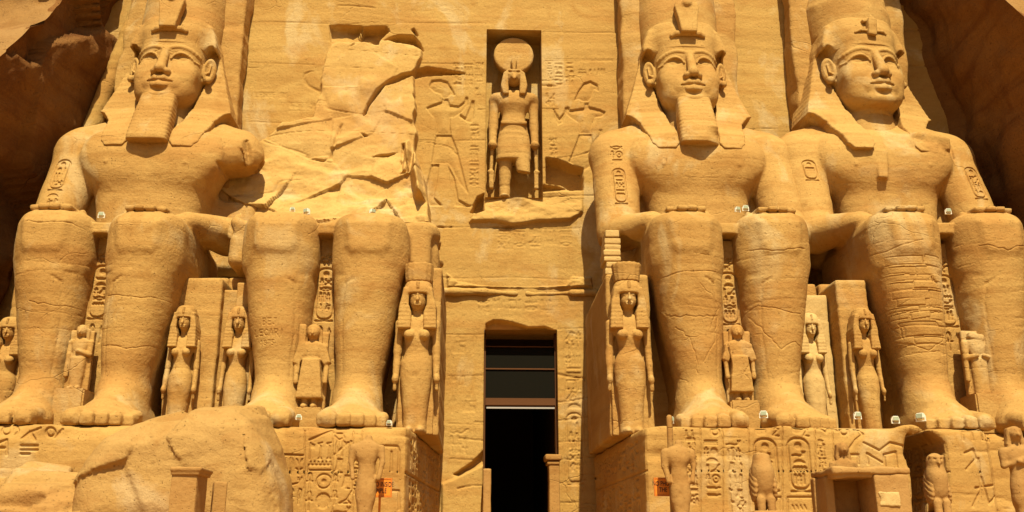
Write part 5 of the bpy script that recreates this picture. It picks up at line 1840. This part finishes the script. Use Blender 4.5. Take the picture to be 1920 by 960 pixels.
def osiride(u, v0, label, seed, head=True, wide=1.0, lean=0, neck_post=False, Y=YF):
    x, zt = P(u, v0, Y)
    hh = (zt - TERR) / (2.45 if head else 2.0)
    r = root('figure_statue', (x, Y, TERR), label, 'statue', 'small statues along the terrace edge')
    v = Vol((-.6, -.5, -.05), (.6, .45, 2.6), .03)
    v.add(loft([0, .2, .75, 1.1, 1.35, 1.6, 1.8, 1.95], 0, 0, [.2, .19, .25, .23, .22, .3, .33, .16], [.2, .18, .2, .18, .17, .2, .18, .12], 2.3, .06), 0)
    v.add(rbox((0, -.12, .05), (.2, .26, .09), .05), .06)
    v.cut(cap((0, -.22, .9), (0, -.2, .05), .03, .05), .06)
    v.add(mir(cap((.33, .02, 1.78), (.37, -.02, 1.42), .1, .08)), .05)
    if head:
        v.add(cap((.37, -.02, 1.42), (-.08, -.24, 1.52), .08, .06), .04)
        v.add(cap((-.37, -.02, 1.42), (.08, -.22, 1.58), .08, .06), .04)
        v.add(cap((0, -.02, 1.85), (0, -.04, 2.1), .1), .04)
        v.add(ell((0, -.06, 2.22), (.16, .18, .2)), .04)
        v.cut(mir(ell((.07, -.25, 2.25), (.05, .05, .03))), .02)
        v.add(cap((0, -.23, 2.25), (0, -.27, 2.17), .02, .035), .02)
        v.add(mir(prism([(.08, 2.4), (.18, 2.35), (.25, 1.95), (.16, 1.8), (.11, 2.0)], -.1, .1, .03)), .03)
    else:
        v.add(mir(cap((.37, -.02, 1.42), (.30, -.1, 1.05), .08, .06)), .04)
        v.add(cap((0, 0, 1.85), (.02, 0, 2.0), .13, .1), .05)
    v.warp(lambda a, b, c: .03 * fbm(a * 3 + seed, b * 3, c * 3, 3))
    V, q = v.mesh()
    V = V * hh
    V[:, 0] += lean * V[:, 2]
    link('body', weather(V, q, .015, .008, .005, seed), q, M_FRONT, r)
    v = Vol((-.6, -.6, -.06), (.6, .6, .22), .03)
    v.add(rbox((0, 0, .05), (.42, .45, .1), .03), 0)
    V, q = v.mesh()
    link('base', weather(V, q, .01, .005, .004, seed + 1), q, M_FRONT, r)
    if neck_post:
        v = Vol((-.3, -.1, 0), (.3, .5, 3.2), .03)
        v.add(cap((-.12, .28, .1), (-.12, .22, neck_post), .07, .07), 0)
        V, q = v.mesh()
        link('support_rod', V, q, M_FRONT, r)
    return r


def falcon(u, v0, label, seed, head=True):
    x, zt = P(u, v0, YF)
    H_ = zt - TERR
    k = H_ / (2.0 if head else 1.75)
    r = root('falcon_statue', (x, YF, TERR), label, 'statue', 'stone falcons along the terrace edge')
    v = Vol((-.6, -.6, .2), (.6, .75, 2.2), .03)
    v.add(loft([.35, .6, .95, 1.3, 1.55, 1.75], 0, [.3, .12, .02, -.02, 0, .02], [.15, .24, .28, .29, .25, .17], [.14, .24, .3, .3, .25, .16], 2.1, .1), 0)
    v.add(cap((0, .35, .55), (0, .52, .28), .14, .1, (1.2, 1, 1)), .1)
    v.add(mir(cap((.13, -.12, .6), (.13, -.15, .28), .13, .1)), .06)
    if head:
        v.add(ell((0, -.03, 1.78), (.24, .25, .22)), .1)
        v.add(cap((0, -.24, 1.78), (0, -.31, 1.68), .07, .03), .04)
        v.cut(mir(ell((.1, -.25, 1.83), (.055, .05, .045))), .02)
        v.chain([(-.2, -.16, 1.9), (0, -.25, 1.86), (.2, -.16, 1.9)], .04, .04)
    else:
        v.add(rbox((0, 0, 1.68), (.17, .15, .08), .04, rotm(0, 10, 0)), .08)
    V, q = v.mesh()
    link('body', weather(V * k, q, .012, .006, .006, seed), q, M_FRONT, r)
    v = Vol((.05, -.5, .2), (.6, .7, 1.9), .03)
    v.add(ell((.225, .08, 1.05), (.10, .28, .52), rotm(-14, -6, 0)), 0)
    v.warp(lambda a, b, c: .012 * np.sin(c * 45 - b * 30) + 0 * a)
    V, q = v.mesh()
    link('wing', weather(V * k, q, .006, .004, .003, seed), q, M_FRONT, r)
    V2 = V.copy()
    V2[:, 0] *= -1
    link('wing', weather(V2 * k, q[:, ::-1], .006, .004, .003, seed), q[:, ::-1], M_FRONT, r)
    v = Vol((-.6, -.6, -.06), (.6, .8, .5), .03)
    v.add(rbox((0, .1, .14), (.40, .5, .18), .04), 0)
    V, q = v.mesh()
    link('base', weather(V * k, q, .01, .005, .004, seed + 1), q, M_FRONT, r)


osiride(690, 822, 'headless worn figure in front of the orange sign left of the doorway', 70, False, lean=0)
osiride(1271, 832, 'headless worn figure beside the orange sign right of the doorway', 71, False, neck_post=2.35)
osiride(1577, 828, 'worn standing figure behind the square altar at lower right', 72, True, Y=-13.6)
osiride(1897, 797, 'mummy-shaped figure with crossed arms at the photo\'s lower right corner', 73, True)
falcon(1427, 852, 'headless stone falcon in front of the cartouches on the right plinth', 74, False)
falcon(1750, 850, 'owl-like stone falcon with intact head before the dark hollow of the right plinth', 75, True)


def altar(u0, u1, v0, y0, y1, label, seed, flag=False):
    Y = y0
    x0, zt = P(u0, v0, Y)
    x1 = P(u1, v0, Y)[0]
    r = root('altar', ((x0 + x1) / 2, (y0 + y1) / 2, TERR), label, 'altar', 'square stone altars on the terrace edge')
    return r, x0, x1, zt


# left altar: pier with cap and a lower side slab with figures
r, x0, x1, zt = altar(322, 372, 885, -15.4, -14.6, 'square stone pier with a flat cap in front of the huge boulder', 80)
v = Vol((x0 - .3, -15.8, 2.2), (x1 + .3, -14.0, zt + .3), .035)
v.add(rbox(((x0 + x1) / 2, -15.0, (TERR + zt) / 2), ((x1 - x0) / 2, .42, (zt - TERR) / 2), .03), 0)
V, q = v.mesh()
part('pier', weather(V, q, .012, .006, .004, 80), q, M_FRONT, r)
v = Vol((x0 - .4, -15.9, zt - .2), (x1 + .4, -14.0, zt + .3), .03)
v.add(rbox(((x0 + x1) / 2 + .03, -15.0, zt + .06), ((x1 - x0) / 2 + .06, .50, .05), .02), 0)
v.add(rbox(((x0 + x1) / 2 + .02, -15.0, zt - .02), ((x1 - x0) / 2 + .03, .46, .05), .02), .02)
V, q = v.mesh()
part('cap', weather(V, q, .012, .006, .004, 81), q, M_FRONT, r)
xs0, zs1 = P(374, 900, -14.6)
xs1 = P(436, 900, -13.6)[0]
v = Vol((x1 - .1, -14.9, 2.2), (xs1 + .2, -13.2, zs1 + .3), .03)
v.add(rbox(((x1 + xs1) / 2, -14.1, (TERR + zs1) / 2), ((xs1 - x1) / 2, .14, (zs1 - TERR) / 2), .03, rotm(0, 0, 22)), 0)
V, q = v.mesh()
pp = Pat(x1, TERR, xs1, zs1, .012)
column(pp, x1 + .15, TERR + .1, xs1 - .25, zs1 - .1, random.Random(6), .035, .05, .04)
V, q = carve(V, q, pp, 1, 1, 3)
part('side_slab', V, q, M_FRONT, r)

# right altar: corniced box open on its left side
r, x0, x1, zt = altar(1566, 1703, 888, -15.6, -14.2, 'large square stone altar with broken cornice and dark opening, lower right', 85)
xm = P(1640, 900, -15.6)[0]
v = Vol((x0 - .3, -16.0, 2.2), (x1 + .3, -13.6, zt + .3), .035)
v.add(rbox(((xm + x1) / 2, -15.1, (TERR + zt) / 2), ((x1 - xm) / 2, .5, (zt - TERR) / 2), .03), 0)
v.add(rbox((x0 + .08, -14.7, (TERR + zt) / 2), (.1, .3, (zt - TERR) / 2), .03), 0)
v.add(rbox(((x0 + xm) / 2, -14.35, (TERR + zt) / 2), ((xm - x0) / 2 + .1, .12, (zt - TERR) / 2), .03), 0)
V, q = v.mesh()
part('body', weather(V, q, .012, .006, .004, 85), q, M_FRONT, r)
v = Vol((x0 - .4, -16.2, zt - .3), (x1 + .4, -13.6, zt + .35), .03)
v.add(rbox(((x0 + x1) / 2, -14.9, zt + .07), ((x1 - x0) / 2 + .05, .72, .07), .03), 0)
v.add(rbox(((x0 + xm) / 2, -14.95, zt - .03), ((xm - x0) / 2, .6, .06), .03), .02)
v.warp(lambda a, b, c: .05 * fbm(a * 2, b * 2, c * 3, 3))
V, q = v.mesh()
part('cornice', weather(V, q, .012, .006, .004, 86), q, M_FRONT, r)
xp0, zp1 = P(1640, 922, -15.6)
xp1, zp0 = P(1692, 950, -15.6)
v = Vol((xp0 - .1, -15.75, zp0 - .1), (xp1 + .1, -15.4, zp1 + .1), .025)
v.add(rbox(((xp0 + xp1) / 2 + .02, -15.6, (zp0 + zp1) / 2), ((xp1 - xp0) / 2 - .06, .03, (zp1 - zp0) / 2), .02), 0)
v.warp(lambda a, b, c: .05 * fbm(a * 3, b * 3, c * 4, 3))
V, q = v.mesh()
part('plaster_patch', V, q, M_PALE, r)

# ------------------------------------------------------------------ orange signs
def text_mesh(txt, size, name, parent, loc, mat):
    cu = bpy.data.curves.new(name, 'FONT')
    cu.body = txt
    cu.size = size
    cu.align_x = 'CENTER'
    cu.align_y = 'CENTER'
    cu.extrude = .004
    cu.space_line = .95
    tmp = bpy.data.objects.new('tmp', cu)
    COL.objects.link(tmp)
    bpy.context.view_layer.update()
    me = bpy.data.meshes.new_from_object(tmp)
    bpy.data.objects.remove(tmp)
    me.materials.clear()
    me.materials.append(mat)
    o = bpy.data.objects.new(name, me)
    COL.objects.link(o)
    o.parent = parent
    o.location = loc
    o.rotation_euler = (math.pi / 2, 0, 0)
    o.scale = (.78, 1.15, 1)
    return o


def sign(u0, u1, v0, v1, label, Y):
    x0, z1 = P(u0, v0, Y)
    x1, z0 = P(u1, v1, Y)
    xc, zc = (x0 + x1) / 2, (z0 + z1) / 2
    r = root('notice_sign', (xc, Y, TERR), label, 'sign', 'orange notice signs')
    V, Fs = boxes([(x0, x1, Y - .012, Y + .012, z0, z1)], .006)
    part('board', V, Fs, M_ORANGE, r, False)
    V, Fs = boxes([(x0, x1, Y - .02, Y + .02, z1, z1 + .03), (x0, x1, Y - .02, Y + .02, z0 - .03, z0), (x0 - .03, x0, Y - .02, Y + .02, z0 - .03, z1 + .03), (x1, x1 + .03, Y - .02, Y + .02, z0 - .03, z1 + .03)])
    part('frame', V, Fs, plain('orange_frame_paint', (.55, .15, .01), .5), r, False)
    V, Fs = boxes([(xc + .1, xc + .15, Y + .025, Y + .06, TERR, z0 + .1)])
    part('post', V, Fs, M_ORANGE, r, False)
    text_mesh('NO PHOTO INSIDE\nTHE TEMPLE', (z1 - z0) * .36, 'lettering', r, (0, -.018, zc - TERR), M_BLACK)


sign(672, 732, 899, 930, 'orange notice board partly behind the headless figure left of the doorway', -14.45)
sign(1228, 1288, 898, 928, 'orange notice board partly behind the headless figure right of the doorway', -14.45)

# ------------------------------------------------------------------ floodlights
def floodlight_parts():
    V1, F1 = boxes([(-.12, .12, -.1, .08, .06, .24)], .03)
    V2, F2 = boxes([(-.095, .095, -.112, -.1, .085, .215)])
    V3, F3 = boxes([(-.15, -.125, -.03, .03, 0, .16), (.125, .15, -.03, .03, 0, .16), (-.15, .15, -.04, .04, -.02, .004)])
    return (('housing', V1, F1, M_WHITE), ('lens', V2, F2, M_LENS), ('bracket', V3, F3, M_WHITE))


proto = None
lamps = ((190, 408, -6.6, 'small white floodlight beside the leftmost colossus\'s right hand', 0, 1.2),
         (548, 396, -6.4, 'small white floodlight on rubble at the left of the broken lap', 20, .9),
         (575, 402, -6.4, 'white floodlight tilted up on the middle of the broken lap', -30, 1.3),
         (698, 402, -6.5, 'white floodlight at the right end of the broken lap', 40, 1.2),
         (1383, 397, -6.6, 'dull white floodlight, left of the pair between the bearded colossus\'s hands', 20, 1.1),
         (1398, 395, -6.6, 'bright white floodlight, right of the pair between the bearded colossus\'s hands', 0, 1.2),
         (1778, 401, -6.6, 'white floodlight between the beardless colossus\'s hands', 0, 1.2),
         (1432, 783, -8.8, 'white floodlight on the right plinth between the two giant feet', -15, 1.3),
         (1608, 785, -8.5, 'white floodlight at the feet of the slim queen, left of the pair', 10, 1.3),
         (1679, 793, -8.8, 'white floodlight on the plinth edge right of the slim queen', 0, 1.3),
         (1727, 789, -8.8, 'long white floodlight tipped sideways before the rightmost giant toes', -45, 1.5),
         (1257, 793, -8.9, 'white floodlight on the left corner of the right plinth', 30, 1.2),
         (797, 505, -6.5, 'white floodlight atop the crown of the queen left of the doorway', 30, 1.2),
         (560, 786, -8.8, 'small white floodlight on the left plinth below the robed prince', 10, .9),
         (730, 797, -8.7, 'small white floodlight on the left plinth below the tall queen', -20, .9))
for u, vv, Y, lab, rz, sc in lamps:
    x, z = P(u, vv, Y)
    if proto is None:
        proto = root('floodlight', (x, Y, z), lab, 'floodlight', 'white floodlights on the statues')
        for n, V, Fs, m in floodlight_parts():
            link(n, V, Fs, m, proto, False)
        o = proto
    else:
        o = proto.copy()
        COL.objects.link(o)
        for ch in list(proto.children):
            c = ch.copy()
            COL.objects.link(c)
            c.parent = o
        o.location = (x, Y, z)
        o['label'] = lab
    o.rotation_euler = (0, 0, math.radians(rz))
    o.scale = (sc * .62, sc * .62, sc * .62)
